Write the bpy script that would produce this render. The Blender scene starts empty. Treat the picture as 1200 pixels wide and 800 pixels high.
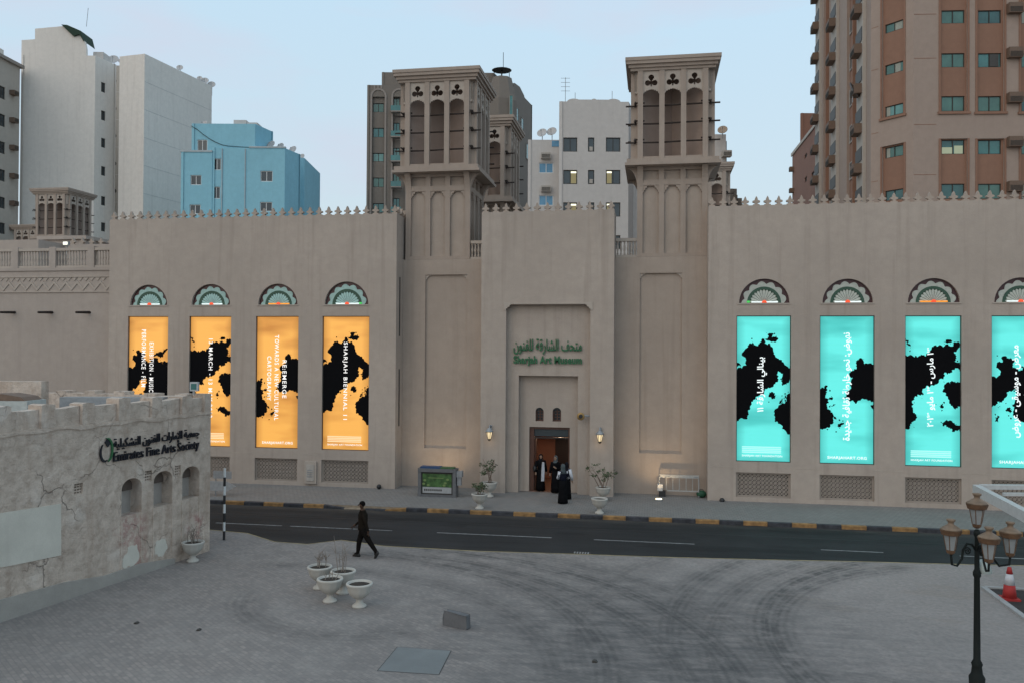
import bpy, bmesh, math, random
from mathutils import Vector, Matrix
from mathutils.geometry import tessellate_polygon
R = math.radians
random.seed(11)
sc = bpy.context.scene
col = sc.collection

# ------------------------------------------------------------------ camera
FPX = 968.0                                   # focal length in pixels of a 1200 px wide frame
CAM = Vector((0.0, -36.0, 6.3))
YAW, PITCH, ROLL = R(9.7), R(0.59), R(0.35)
F2 = Vector((-math.sin(YAW), math.cos(YAW), 0)); R2 = Vector((math.cos(YAW), math.sin(YAW), 0))
_f = F2 * math.cos(PITCH) + Vector((0, 0, math.sin(PITCH)))
_u = R2.cross(_f)
_r = R2 * math.cos(ROLL) + _u * math.sin(ROLL)
_u = _u * math.cos(ROLL) - R2 * math.sin(ROLL)
cd = bpy.data.cameras.new('camera'); cam = bpy.data.objects.new('camera', cd); col.objects.link(cam)
cd.sensor_width = 36.0; cd.lens = 36.0 * FPX / 1200.0; cd.clip_end = 4000; cd.clip_start = 0.1
M = Matrix((_r, _u, -_f)).transposed().to_4x4(); M.translation = CAM
cam.matrix_world = M
sc.camera = cam

# ------------------------------------------------------------------ world, sun, exposure
SUN_EL, SUN_AZ = R(5.0), R(215.0)             # low sun behind the viewer, after-sunset light
w = bpy.data.worlds.new('World'); sc.world = w; w.use_nodes = True
wn = w.node_tree; wn.nodes.clear()
def wnode(t, **k):
    n = wn.nodes.new(t)
    for a, b in k.items(): setattr(n, a, b)
    return n
sky = wnode('ShaderNodeTexSky', sky_type='NISHITA', sun_disc=False, sun_elevation=SUN_EL, sun_rotation=SUN_AZ)
sky.altitude = 0; sky.air_density = 1.0; sky.dust_density = 1.2; sky.ozone_density = 2.0
tc = wnode('ShaderNodeTexCoord')
w.cycles.sampling_method = 'NONE'; bg = wnode('ShaderNodeBackground'); bg.inputs['Strength'].default_value = 0.15
out = wnode('ShaderNodeOutputWorld')
# pale high haze of a humid evening, even in every direction, and faint clouds
hz = wnode('ShaderNodeMix', data_type='RGBA'); hz.inputs[0].default_value = 0.80
hc = wnode('ShaderNodeMix', data_type='RGBA'); hc.inputs[6].default_value = (5.0, 5.75, 6.2, 1); hc.inputs[7].default_value = (4.45, 6.05, 7.3, 1)
sx_ = wnode('ShaderNodeSeparateXYZ'); hm = wnode('ShaderNodeMapRange'); hm.inputs['From Min'].default_value = 0.08; hm.inputs['From Max'].default_value = 0.42
mp = wnode('ShaderNodeMapping'); mp.inputs['Scale'].default_value = (1.0, 1.0, 3.2); mp.inputs['Location'].default_value = (6.6, 2.2, 0.1)
cn = wnode('ShaderNodeTexNoise'); cn.inputs['Scale'].default_value = 2.6; cn.inputs['Detail'].default_value = 5; cn.inputs['Roughness'].default_value = 0.55
cr = wnode('ShaderNodeMapRange'); cr.inputs['From Min'].default_value = 0.50; cr.inputs['From Max'].default_value = 0.68; cr.inputs['To Max'].default_value = 0.65
cl = wnode('ShaderNodeMix', data_type='RGBA'); cl.inputs[7].default_value = (4.35, 4.55, 5.4, 1)
L = wn.links.new
L(sky.outputs[0], hz.inputs[6]); L(tc.outputs['Generated'], sx_.inputs[0]); L(sx_.outputs[2], hm.inputs[0]); L(hm.outputs[0], hc.inputs[0]); L(hc.outputs[2], hz.inputs[7])
L(tc.outputs['Generated'], mp.inputs['Vector']); L(mp.outputs[0], cn.inputs['Vector']); L(cn.outputs[0], cr.inputs[0])
L(cr.outputs[0], cl.inputs[0]); L(hz.outputs[2], cl.inputs[6]); L(cl.outputs[2], bg.inputs['Color']); L(bg.outputs[0], out.inputs[0])
sd = bpy.data.lights.new('sun', 'SUN'); sun = bpy.data.objects.new('sun', sd); col.objects.link(sun)
sd.energy = 0.72; sd.angle = R(60); sd.color = (1.0, 0.78, 0.56)
sun.rotation_euler = (R(52), 0, R(-28))
sc.view_settings.view_transform = 'Standard'; sc.view_settings.look = 'None'
sc.view_settings.exposure = 0.0; sc.view_settings.gamma = 1.0; sc.view_settings.use_curve_mapping = False
try:
    sc.cycles.use_denoising = True; sc.cycles.max_bounces = 4; sc.cycles.diffuse_bounces = 3; sc.cycles.sample_clamp_indirect = 4; sc.cycles.adaptive_threshold = 0.02
except Exception: pass

# ------------------------------------------------------------------ pixel -> place
def ray(px, py): return _r * ((px - 600) / FPX) + _u * ((400 - py) / FPX) + _f
def onY(px, py, Y):
    d = ray(px, py); t = (Y - CAM.y) / d.y; p = CAM + d * t; return p.x, p.z
def gnd(px, py, z=0.0):
    d = ray(px, py); t = (z - CAM.z) / d.z; p = CAM + d * t; return Vector((p.x, p.y, z))
def at(px, d): p = CAM + F2 * d + R2 * ((px - 600) / FPX * d); return Vector((p.x, p.y, 0))
def zt(px, py, d): return CAM.z + (410 - py + (px - 600) * 0.0061) / FPX * d

class Frame:                                   # an upright plane: s along u, z up, d out of the wall
    def __init__(s, O, u, n): s.O = Vector((O[0], O[1], 0)); s.u = Vector((u[0], u[1], 0)).normalized(); s.n = Vector((n[0], n[1], 0)).normalized()
    def P(s, a, z, d=0.0): p = s.O + s.u * a + s.n * d; return Vector((p.x, p.y, z))
    def hit(s, px, py):
        d = ray(px, py); t = (s.O - CAM).dot(s.n) / d.dot(s.n); p = CAM + d * t
        return (p - s.O).dot(s.u), p.z
    def rz(s): return math.atan2(s.u.y, s.u.x)
def facade(Y): return Frame((0, Y), (1, 0), (0, -1))
def seg(a, b, c):                              # frame on the segment a-b, normal away from point c
    u = (b - a); u.z = 0; n = Vector((u.y, -u.x, 0))
    if n.dot(Vector((a.x, a.y, 0)) - Vector((c.x, c.y, 0))) < 0: n = -n
    return Frame(a, u, n)

# ------------------------------------------------------------------ mesh builder
WO = {}                                        # world origin of each object that parents others
class MB:
    def __init__(s): s.v = []; s.f = []; s.sm = False
    def add(s, vs, fs):
        b = len(s.v); s.v += [Vector(v) for v in vs]; s.f += [tuple(b + i for i in f) for f in fs]; return s
    def box(s, x0, y0, z0, x1, y1, z1):
        return s.add([(x0,y0,z0),(x1,y0,z0),(x1,y1,z0),(x0,y1,z0),(x0,y0,z1),(x1,y0,z1),(x1,y1,z1),(x0,y1,z1)],
                     [(0,3,2,1),(4,5,6,7),(0,1,5,4),(1,2,6,5),(2,3,7,6),(3,0,4,7)])
    def fbox(s, fr, s0, z0, d0, s1, z1, d1):
        v = [fr.P(a, z, d) for d in (d0, d1) for (a, z) in ((s0,z0),(s1,z0),(s1,z1),(s0,z1))]
        return s.add(v, [(0,3,2,1),(4,5,6,7),(0,1,5,4),(1,2,6,5),(2,3,7,6),(3,0,4,7)])
    def slab(s, fr, outer, holes=(), d0=0.0, d1=0.1, back=True):
        loops = [list(outer)] + [list(h) for h in holes]
        flat = [p for l in loops for p in l]
        tris = tessellate_polygon([[Vector((p[0], p[1], 0)) for p in l] for l in loops])
        n = len(flat)
        vs = [fr.P(p[0], p[1], d1) for p in flat] + [fr.P(p[0], p[1], d0) for p in flat]
        fs = [tuple(t) for t in tris]
        if back: fs += [tuple(n + i for i in reversed(t)) for t in tris]
        k = 0
        for l in loops:
            m = len(l)
            for i in range(m):
                a, b = k + i, k + (i + 1) % m
                fs.append((a, b, n + b, n + a))
            k += m
        return s.add(vs, fs)
    def grid(s, fr, s0, z0, s1, z1, holes, d0, d1):     # wall with rectangular openings
        hs = [h for h in holes if h[2] > s0 and h[0] < s1]
        xs = sorted({s0, s1, *[min(max(c, s0), s1) for h in hs for c in (h[0], h[2])]})
        zs = sorted({z0, z1, *[min(max(c, z0), z1) for h in hs for c in (h[1], h[3])]})
        def solid(i, j):
            if i < 0 or j < 0 or i >= len(xs)-1 or j >= len(zs)-1: return False
            a, b = (xs[i]+xs[i+1])/2, (zs[j]+zs[j+1])/2
            return not any(h[0] < a < h[2] and h[1] < b < h[3] for h in hs)
        for i in range(len(xs)-1):
            for j in range(len(zs)-1):
                if not solid(i, j): continue
                a, b, c, d = xs[i], xs[i+1], zs[j], zs[j+1]
                s.add([fr.P(a,c,d1), fr.P(b,c,d1), fr.P(b,d,d1), fr.P(a,d,d1)], [(0,1,2,3)])
                for (q, e0, e1) in (((i-1,j),(a,c),(a,d)), ((i+1,j),(b,c),(b,d)), ((i,j-1),(a,c),(b,c)), ((i,j+1),(a,d),(b,d))):
                    if not solid(*q): s.add([fr.P(*e0,d1), fr.P(*e1,d1), fr.P(*e1,d0), fr.P(*e0,d0)], [(0,1,2,3)])
        return s
    def tube(s, pts, r, n=8, cap=True):
        pts = [Vector(p) for p in pts]; rs = r if isinstance(r, (list, tuple)) else [r] * len(pts)
        rings = []
        for i, p in enumerate(pts):
            t = (pts[min(i+1, len(pts)-1)] - pts[max(i-1, 0)]).normalized()
            a = t.cross(Vector((0,0,1)));
            if a.length < 0.05: a = t.cross(Vector((0,1,0)))
            a.normalize(); b = t.cross(a)
            rings.append([p + (a*math.cos(2*math.pi*k/n) + b*math.sin(2*math.pi*k/n))*rs[i] for k in range(n)])
        return s.rings(rings, cap)
    def rings(s, rings, cap=True):
        n = len(rings[0]); b = len(s.v); s.v += [Vector(v) for r in rings for v in r]
        for i in range(len(rings)-1):
            for k in range(n): s.f.append((b+i*n+k, b+i*n+(k+1)%n, b+(i+1)*n+(k+1)%n, b+(i+1)*n+k))
        if cap: s.f.append(tuple(b+k for k in reversed(range(n)))); s.f.append(tuple(b+(len(rings)-1)*n+k for k in range(n)))
        return s
    def lathe(s, prof, n=20, c=(0,0,0), flute=0.0, nf=0):
        return s.rings([[(c[0]+r*(1+flute*math.cos(nf*2*math.pi*k/n)*(f if True else 0))*math.cos(2*math.pi*k/n), c[1]+r*(1+flute*f*math.cos(nf*2*math.pi*k/n))*math.sin(2*math.pi*k/n), c[2]+z) for k in range(n)]
                        for (r, z, f) in [(p + (0,))[:3] for p in prof]])
    def loft(s, secs, n=16):                            # (x,y,z,rx,ry) ellipses
        return s.rings([[(x+rx*math.cos(2*math.pi*k/n), y+ry*math.sin(2*math.pi*k/n), z) for k in range(n)] for (x,y,z,rx,ry) in secs])
    def sphere(s, c, r, n=10, sx=1, sy=1, sz=1):
        return s.rings([[(c[0]+sx*r*math.sin(a)*math.cos(2*math.pi*k/n), c[1]+sy*r*math.sin(a)*math.sin(2*math.pi*k/n), c[2]+sz*r*math.cos(a)) for k in range(n)]
                        for a in [math.pi*(i+.02)/(n*.6+.04) for i in range(int(n*.6)+1)]])
    def mesh(s, name, mat, org=(0,0,0)):
        o = Vector(org); me = bpy.data.meshes.new(name)
        me.from_pydata([tuple(v - o) for v in s.v], [], s.f); me.update()
        if mat: me.materials.append(mat)
        if s.sm:
            for p in me.polygons: p.use_smooth = True
        return me
    def build(s, name, mat, parent=None, smooth=False, loc=None):
        s.sm = smooth
        org = Vector(loc) if loc is not None else (WO[parent.name] if parent else Vector((0,0,0)))
        ob = bpy.data.objects.new(name, s.mesh(name, mat, org)); col.objects.link(ob)
        if parent: ob.parent = parent; ob.location = org - WO[parent.name]
        else: ob.location = org
        WO[ob.name] = org
        return ob
def inst(name, mesh, parent, p, rz=0.0, scale=None):    # a piece that shares its mesh
    ob = bpy.data.objects.new(name, mesh); col.objects.link(ob)
    if parent: ob.parent = parent
    ob.location = Vector(p) - (WO[parent.name] if parent else Vector((0,0,0))); ob.rotation_euler = (0,0,rz); WO[ob.name] = Vector(p)
    if scale: ob.scale = scale
    return ob
def tag(o, label=None, cat=None, group=None, kind=None):
    if label: o['label'] = label
    if cat: o['category'] = cat
    if group: o['group'] = group
    if kind: o['kind'] = kind
    return o
def thing(name, loc, label, cat, group=None):
    o = bpy.data.objects.new(name, None); col.objects.link(o); o.location = loc; o.empty_display_size = .2
    WO[o.name] = Vector(loc); return tag(o, label, cat, group)
def copy_tree(o, parent=None):
    c = o.copy(); col.objects.link(c)
    if parent: c.parent = parent
    for ch in [x for x in bpy.data.objects if x.parent == o]: copy_tree(ch, c)
    return c
def copies(o):                                            # children lists looked up once
    kids = {}
    for x in bpy.data.objects:
        if x.parent: kids.setdefault(x.parent.name, []).append(x)
    def mk(src, parent):
        c = src.copy(); col.objects.link(c)
        if parent: c.parent = parent
        for ch in kids.get(src.name, []): mk(ch, c)
        return c
    return lambda: mk(o, None)

# ------------------------------------------------------------------ materials
def newmat(name):
    m = bpy.data.materials.new(name); m.use_nodes = True
    nt = m.node_tree; b = nt.nodes['Principled BSDF']; return m, nt, b
def nd(nt, t, **k):
    n = nt.nodes.new(t)
    for a, b in k.items():
        if a.startswith('i_'): n.inputs[a[2:].replace('_', ' ')].default_value = b
        else: setattr(n, a, b)
    return n
def math_(nt, op, a, b=None, clamp=False):
    n = nt.nodes.new('ShaderNodeMath'); n.operation = op; n.use_clamp = clamp
    for i, x in enumerate((a, b)):
        if x is None: continue
        if isinstance(x, (int, float)): n.inputs[i].default_value = x
        else: nt.links.new(x, n.inputs[i])
    return n.outputs[0]
def pos(nt, scale=(1,1,1), rot=(0,0,0), loc=(0,0,0)):
    g = nt.nodes.new('ShaderNodeNewGeometry'); m = nt.nodes.new('ShaderNodeMapping')
    m.inputs['Scale'].default_value = scale; m.inputs['Rotation'].default_value = rot; m.inputs['Location'].default_value = loc
    nt.links.new(g.outputs['Position'], m.inputs['Vector']); return m.outputs[0]
def noise(nt, vec, scale, detail=4, rough=.55):
    n = nd(nt, 'ShaderNodeTexNoise', i_Scale=scale, i_Detail=detail, i_Roughness=rough); nt.links.new(vec, n.inputs['Vector']); return n.outputs[0]
def rng(nt, v, a, b, c=0.0, d=1.0):
    n = nd(nt, 'ShaderNodeMapRange'); n.inputs[1].default_value = a; n.inputs[2].default_value = b; n.inputs[3].default_value = c; n.inputs[4].default_value = d
    nt.links.new(v, n.inputs[0]); return n.outputs[0]
def mixc(nt, f, a, b, blend='MIX'):
    n = nt.nodes.new('ShaderNodeMix'); n.data_type = 'RGBA'; n.blend_type = blend
    for i, x in ((0, f), (6, a), (7, b)):
        if isinstance(x, (int, float)): n.inputs[i].default_value = x
        elif isinstance(x, tuple): n.inputs[i].default_value = x + (1,) if len(x) == 3 else x
        else: nt.links.new(x, n.inputs[i])
    return n.outputs[2]
def bump(nt, b, h, strength=.3, dist=.02):
    n = nd(nt, 'ShaderNodeBump', i_Strength=strength, i_Distance=dist); nt.links.new(h, n.inputs['Height']); nt.links.new(n.outputs[0], b.inputs['Normal'])
def plain(name, c, rough=.6, metal=0.0, var=.12, scale=9.0):
    m, nt, b = newmat(name); n = noise(nt, pos(nt), scale)
    k = tuple(x*(1-var) for x in c); g = tuple(min(1, x*(1+var)) for x in c)
    nt.links.new(mixc(nt, rng(nt, n, .3, .7), k, g), b.inputs['Base Color']); b.inputs['Roughness'].default_value = rough; b.inputs['Metallic'].default_value = metal
    return m
def matte(m, s=.08): m.node_tree.nodes['Principled BSDF'].inputs['Specular IOR Level'].default_value = s; return m
def stucco(name, c, stain=(.6,.57,.55), var=.10, streak=.25, bs=.35, big=.22, rough=.92):
    m, nt, b = newmat(name); P = pos(nt)
    n1 = noise(nt, P, big, 5, .6); n2 = noise(nt, P, 2.3, 6, .65); n3 = noise(nt, P, 34, 3, .6)
    st = noise(nt, pos(nt, (2.6, 2.6, .12)), 1.0, 5, .6)
    a = tuple(x*(1-var) for x in c); d = tuple(min(1, x*(1+var)) for x in c)
    c1 = mixc(nt, rng(nt, n1, .3, .7), a, d)
    c2 = mixc(nt, rng(nt, n2, .38, .72, 0, .5), c1, tuple(x*.80 for x in c))
    c3 = mixc(nt, rng(nt, st, .52, .78, 0, streak), c2, tuple(x*s for x, s in zip(c, stain)))
    c4 = mixc(nt, rng(nt, n3, .35, .7, 0, .24), c3, tuple(x*.66 for x in c))
    nt.links.new(c4, b.inputs['Base Color']); b.inputs['Roughness'].default_value = rough
    h = math_(nt, 'ADD', math_(nt, 'MULTIPLY', n2, 1.0), math_(nt, 'MULTIPLY', n3, .35)); bump(nt, b, h, bs, .03)
    return m
def emit(name, c, s=1.0):
    m, nt, b = newmat(name); b.inputs['Base Color'].default_value = (*[x*.3 for x in c], 1)
    b.inputs['Emission Color'].default_value = (*c, 1); b.inputs['Emission Strength'].default_value = s; return m
def glassy(name, c, rough=.12, var=.25):
    m = plain(name, c, rough, 0, var, .9); m.node_tree.nodes['Principled BSDF'].inputs['Specular IOR Level'].default_value = .8; return m

SAND = (.435, .365, .312)
m_wall = stucco('museum_stucco', SAND, var=.11, streak=.55, bs=.6)
m_wall2 = stucco('museum_stucco_warm', (.41, .335, .28), var=.11, streak=.45, bs=.6)
m_trim = stucco('museum_trim', (.45, .385, .33), var=.06, streak=.10, bs=.2)
m_tower = stucco('tower_stucco', (.385, .31, .258), var=.10, streak=.4, bs=.5)
m_towerin = stucco('tower_inner_plaster', (.40, .31, .265), var=.1, streak=.2)
m_annex = stucco('annex_stucco', (.42, .355, .31), var=.08, streak=.25)
m_wood = plain('dark_pole_wood', (.03, .02, .016), .8)
m_reveal = plain('dark_lining', (.05, .045, .04), .9)
m_black = plain('black_metal', (.02, .02, .022), .5)
m_grey = plain('grey_metal', (.30, .31, .32), .45, .3)
m_white = plain('white_paint', (.72, .73, .72), .5)
m_glass = glassy('dark_glass', (.035, .045, .05)); m_dull = plain('dusty_dark_glass', (.06, .055, .05), .6)
m_teal = glassy('teal_glass', (.05, .17, .16))
m_tealv = [m_teal, glassy('teal_glass_dark', (.03, .10, .095), .1), glassy('teal_glass_pale', (.10, .24, .22), .25), glassy('teal_glass_green', (.06, .15, .12), .18)]; m_curtain = plain('drawn_curtain', (.34, .35, .30), .9)
m_blueglass = glassy('blue_glass', (.10, .28, .45), .2)
m_whitebld = stucco('white_render', (.78, .72, .66), var=.05, streak=.32, bs=.15, big=.08)
m_whitebld2 = stucco('offwhite_render', (.58, .545, .52), var=.04, streak=.15, bs=.12, big=.1)
m_cream = stucco('cream_render', (.46, .41, .36), var=.06, streak=.2, bs=.15)
m_blue = stucco('turquoise_render', (.275, .55, .66), var=.06, streak=.30, bs=.15, stain=(.75,.76,.8))
m_dgrey = stucco('grey_brown_render', (.205, .175, .15), var=.05, streak=.12, bs=.12)
m_dtrim = stucco('grey_brown_trim', (.31, .265, .235), var=.05, streak=.1, bs=.1)
m_pink = stucco('pink_beige_cladding', (.375, .285, .235), var=.05, streak=.16, bs=.12, big=.1)
m_terra = stucco('terracotta_panel', (.285, .155, .105), var=.06, streak=.16, bs=.1)
m_brown = stucco('brown_render', (.24, .12, .085), var=.08, streak=.15, bs=.12)
m_rust = plain('rusty_ac_case', (.16, .105, .075), .8)
m_ac = plain('ac_case', (.42, .38, .34), .7)
m_dish = plain('dish_metal', (.48, .46, .45), .55)
# ------------------------------------------------------------------ ground, road, pavements
ZR, ZP = -0.13, -0.10                           # road and plaza lie below the museum pavement (z = 0)
KY, NY = -4.3, -10.1                            # far and near road edge
def circ3(pts):                                 # circle through three ground points
    (ax,ay),(bx,by),(cx,cy) = [(p.x,p.y) for p in pts]
    d = 2*(ax*(by-cy)+bx*(cy-ay)+cx*(ay-by))
    ux = ((ax*ax+ay*ay)*(by-cy)+(bx*bx+by*by)*(cy-ay)+(cx*cx+cy*cy)*(ay-by))/d
    uy = ((ax*ax+ay*ay)*(cx-bx)+(bx*bx+by*by)*(ax-cx)+(cx*cx+cy*cy)*(bx-ax))/d
    return ux, uy, math.hypot(ax-ux, ay-uy), ((bx-ux), (by-uy))
def plaza_mat():
    m, nt, b = newmat('plaza_pavers'); P = pos(nt)
    br = nd(nt, 'ShaderNodeTexBrick', i_Scale=1.0); nt.links.new(pos(nt, rot=(0,0,R(38))), br.inputs['Vector'])
    br.inputs['Color1'].default_value = (.335,.288,.262,1); br.inputs['Color2'].default_value = (.235,.207,.193,1); br.inputs['Mortar'].default_value = (.205,.188,.175,1)
    br.inputs['Mortar Size'].default_value = .009; br.inputs['Brick Width'].default_value = .21; br.inputs['Row Height'].default_value = .105
    n1 = noise(nt, P, .16, 5, .6); n2 = noise(nt, P, 1.1, 6, .65); n3 = noise(nt, P, 9, 4, .6)
    c = mixc(nt, rng(nt, n1, .35, .7, 0, .55), br.outputs[0], (.205,.192,.185))
    c = mixc(nt, rng(nt, n2, .45, .75, 0, .6), c, (.34,.31,.285))
    # sand blown over the side by the lamp: smoother and paler
    sx = nd(nt, 'ShaderNodeSeparateXYZ'); nt.links.new(P, sx.inputs[0])
    edge = math_(nt, 'ADD', sx.outputs[0], math_(nt, 'MULTIPLY', math_(nt, 'SUBTRACT', n2, .5), 5.0))
    sand = rng(nt, edge, -1.5, 4.0, 0, .62)
    c = mixc(nt, sand, c, mixc(nt, rng(nt, n1, .4, .65), (.355,.310,.290), (.305,.268,.250)))
    red = math_(nt, 'MULTIPLY', rng(nt, noise(nt, pos(nt, (1,2.6,1)), .33, 4, .5), .58, .66), sand)
    c = mixc(nt, math_(nt, 'MULTIPLY', red, .5), c, (.27,.215,.175))
    grime = math_(nt, 'MULTIPLY', rng(nt, n3, .38, .68, 0, .6), 1.0)
    c = mixc(nt, grime, c, (.19,.177,.168))
    gc = gnd(760, 752, ZP); v = nd(nt, 'ShaderNodeVectorMath', operation='SUBTRACT'); nt.links.new(P, v.inputs[0]); v.inputs[1].default_value = tuple(gc)
    ln = nd(nt, 'ShaderNodeVectorMath', operation='LENGTH'); nt.links.new(v.outputs[0], ln.inputs[0])       # oily turning area
    oil = math_(nt, 'MULTIPLY', rng(nt, math_(nt, 'ADD', ln.outputs['Value'], math_(nt, 'MULTIPLY', n2, 5.0)), 4.0, 10.5, .85, 0), rng(nt, noise(nt, pos(nt, (1.0, 3.0, 1), rot=(0,0,R(-35))), 1.3, 6, .7), .35, .65, .25, 1))
    c = mixc(nt, oil, c, (.095,.092,.093))
    # tyre tracks: arcs of worn rubber
    arcs = [((975,667),(896,725),(925,785),.9), ((1000,672),(912,715),(945,790),.8), ((860,660),(790,715),(800,790),.7),
            ((560,650),(760,705),(865,790),.9), ((520,655),(700,705),(800,795),.8), ((640,655),(800,700),(900,780),.55), ((480,655),(640,700),(712,795),.8),
            ((930,662),(850,705),(838,790),.6), ((770,655),(705,690),(690,790),.45), ((420,668),(560,700),(655,795),.5),
            ((300,690),(320,735),(420,745),.5), ((700,792),(900,785),(1050,800),.5)]
    tot = None
    streak = noise(nt, P, 2.0, 5, .7)
    for (a, q, e, s) in arcs:
        ux, uy, r, dv = circ3([gnd(*a, ZP), gnd(*q, ZP), gnd(*e, ZP)])
        v = nd(nt, 'ShaderNodeVectorMath', operation='SUBTRACT'); nt.links.new(P, v.inputs[0]); v.inputs[1].default_value = (ux, uy, ZP)
        ln = nd(nt, 'ShaderNodeVectorMath', operation='LENGTH'); nt.links.new(v.outputs[0], ln.inputs[0])
        dt = nd(nt, 'ShaderNodeVectorMath', operation='DOT_PRODUCT'); nt.links.new(v.outputs[0], dt.inputs[0]); dl = math.hypot(*dv); dt.inputs[1].default_value = (dv[0]/dl, dv[1]/dl, 0)
        off = math_(nt, 'ABSOLUTE', math_(nt, 'SUBTRACT', ln.outputs['Value'], r))
        band = rng(nt, off, .14, .60, 1, 0)
        core = rng(nt, math_(nt, 'SINE', math_(nt, 'MULTIPLY', off, 34.0)), -.8, .8, .5, 1)
        ce = math.cos(min(math.pi*.9, 2.0*math.atan2((gnd(*a,ZP)-gnd(*e,ZP)).length/2, max(.01, r))*.5+.45))
        win = rng(nt, dt.outputs['Value'], r*ce, r*(ce+.10))
        k = math_(nt, 'MULTIPLY', math_(nt, 'MULTIPLY', band, core), math_(nt, 'MULTIPLY', win, s))
        tot = k if tot is None else math_(nt, 'MAXIMUM', tot, k)
    tot = math_(nt, 'MULTIPLY', tot, rng(nt, streak, .36, .60, .22, 1.0))
    c = mixc(nt, math_(nt, 'MULTIPLY', tot, .92), c, (.062,.06,.06))
    nt.links.new(c, b.inputs['Base Color']); b.inputs['Roughness'].default_value = .88
    h = math_(nt, 'ADD', math_(nt, 'MULTIPLY', br.outputs['Fac'], -.6), math_(nt, 'MULTIPLY', n3, .5))
    bump(nt, b, h, .28, .02)
    return matte(m, .25)
def asphalt_mat():
    m, nt, b = newmat('asphalt'); P = pos(nt)
    n1 = noise(nt, pos(nt, (.25, 1.6, 1)), .8, 5, .6); n2 = noise(nt, P, 60, 3, .6); n3 = noise(nt, P, .35, 4, .6)
    c = mixc(nt, rng(nt, n1, .35, .7), (.018,.019,.020), (.030,.031,.032))
    c = mixc(nt, rng(nt, n3, .5, .7, 0, .4), c, (.047,.047,.05))
    c = mixc(nt, rng(nt, n2, .4, .7, 0, .35), c, (.055,.055,.058))
    sy = nd(nt, 'ShaderNodeSeparateXYZ'); nt.links.new(P, sy.inputs[0]); dn_ = noise(nt, pos(nt, (.5, 2, 1)), 2.2, 5, .65)      # sand blown into both gutters
    g1 = rng(nt, sy.outputs[1], KY-.75, KY-.05); g2 = rng(nt, sy.outputs[1], NY-.5, NY+.55, 1, 0)
    c = mixc(nt, math_(nt, 'MULTIPLY', math_(nt, 'MAXIMUM', g1, g2), rng(nt, dn_, .35, .7, .1, .7)), c, (.12,.105,.09))
    pt_ = rng(nt, noise(nt, pos(nt, (.22, 1.0, 1), loc=(3,1,0)), .9, 2, .4), .60, .615); c = mixc(nt, math_(nt, 'MULTIPLY', pt_, .35), c, (.012,.012,.013))
    nt.links.new(c, b.inputs['Base Color']); b.inputs['Roughness'].default_value = .8; bump(nt, b, n2, .4, .01); return matte(m, .18)
def pavement_mat():
    m, nt, b = newmat('pavement_tiles'); P = pos(nt)
    br = nd(nt, 'ShaderNodeTexBrick', i_Scale=1.0); nt.links.new(P, br.inputs['Vector'])
    br.inputs['Color1'].default_value = (.235,.222,.21,1); br.inputs['Color2'].default_value = (.20,.19,.18,1); br.inputs['Mortar'].default_value = (.12,.118,.115,1)
    br.inputs['Mortar Size'].default_value = .008; br.inputs['Brick Width'].default_value = .2; br.inputs['Row Height'].default_value = .2; br.offset = 0.5
    n1 = noise(nt, P, .5, 5, .6); n2 = noise(nt, P, 5, 5, .6)
    c = mixc(nt, rng(nt, n1, .4, .7, 0, .5), br.outputs[0], (.16,.152,.145)); c = mixc(nt, rng(nt, n2, .5, .8, 0, .4), c, (.27,.255,.24))
    nt.links.new(c, b.inputs['Base Color']); b.inputs['Roughness'].default_value = .9; bump(nt, b, br.outputs['Fac'], .3, -.01); return m
m_plaza, m_road, m_pave = plaza_mat(), asphalt_mat(), pavement_mat()
m_ground = plain('bare_ground', (.24, .21, .18), .95, 0, .2, .05)

def sheet(name, pts, z, mat):
    v = [(p[0], p[1], z) for p in pts]; tr = tessellate_polygon([[Vector((p[0], p[1], 0)) for p in pts]])
    o = MB().add(v, [tuple(t) for t in tr]).build(name, mat)
    for p in o.data.polygons:
        if p.normal.z < 0: p.flip()
    return tag(o, kind='structure')
sheet('ground', [(-1500,-1500),(1500,-1500),(1500,1500),(-1500,1500)], -0.16, m_ground)
XL, XR = -60, 50
sheet('road', [(XL, KY),(XR, KY),(XR, NY-1.6),(XL, NY-1.6)], ZR, m_road)
sheet('pavement', [(XL, KY+.18),(XR, KY+.18),(XR, 3),(XL, 3)], 0.0, m_pave)
edge = [gnd(x, y, ZP) for (x, y) in ((246,620),(290,624),(322,634),(360,637),(400,632),(450,639),(560,645),(660,648),(780,652),(900,655),(1000,657),(1110,660),(1210,662))]
pl = [(XL, edge[0].y), *[(p.x, p.y) for p in edge], (XR, edge[-1].y), (XR, -60), (XL, -60)]
sheet('plaza', pl, ZP, m_plaza)
# near edge of the plaza: thin worn kerb line, faded yellow
m_line = plain('faded_yellow_edge', (.30, .24, .13), .9, 0, .35, 3)
mb = MB()
ev = [Vector((XL, edge[0].y, 0))] + [Vector((p.x, p.y, 0)) for p in edge] + [Vector((XR, edge[-1].y, 0))]
for a, b_ in zip(ev, ev[1:]):
    mb.add([(a.x,a.y,ZR-.02),(b_.x,b_.y,ZR-.02),(b_.x,b_.y,ZP+.004),(a.x,a.y,ZP+.004),(a.x,a.y-.07,ZP+.004),(b_.x,b_.y-.07,ZP+.004)], [(0,1,2,3),(3,2,5,4)])
tag(mb.build('plaza_edge', m_line), kind='structure')
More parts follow.
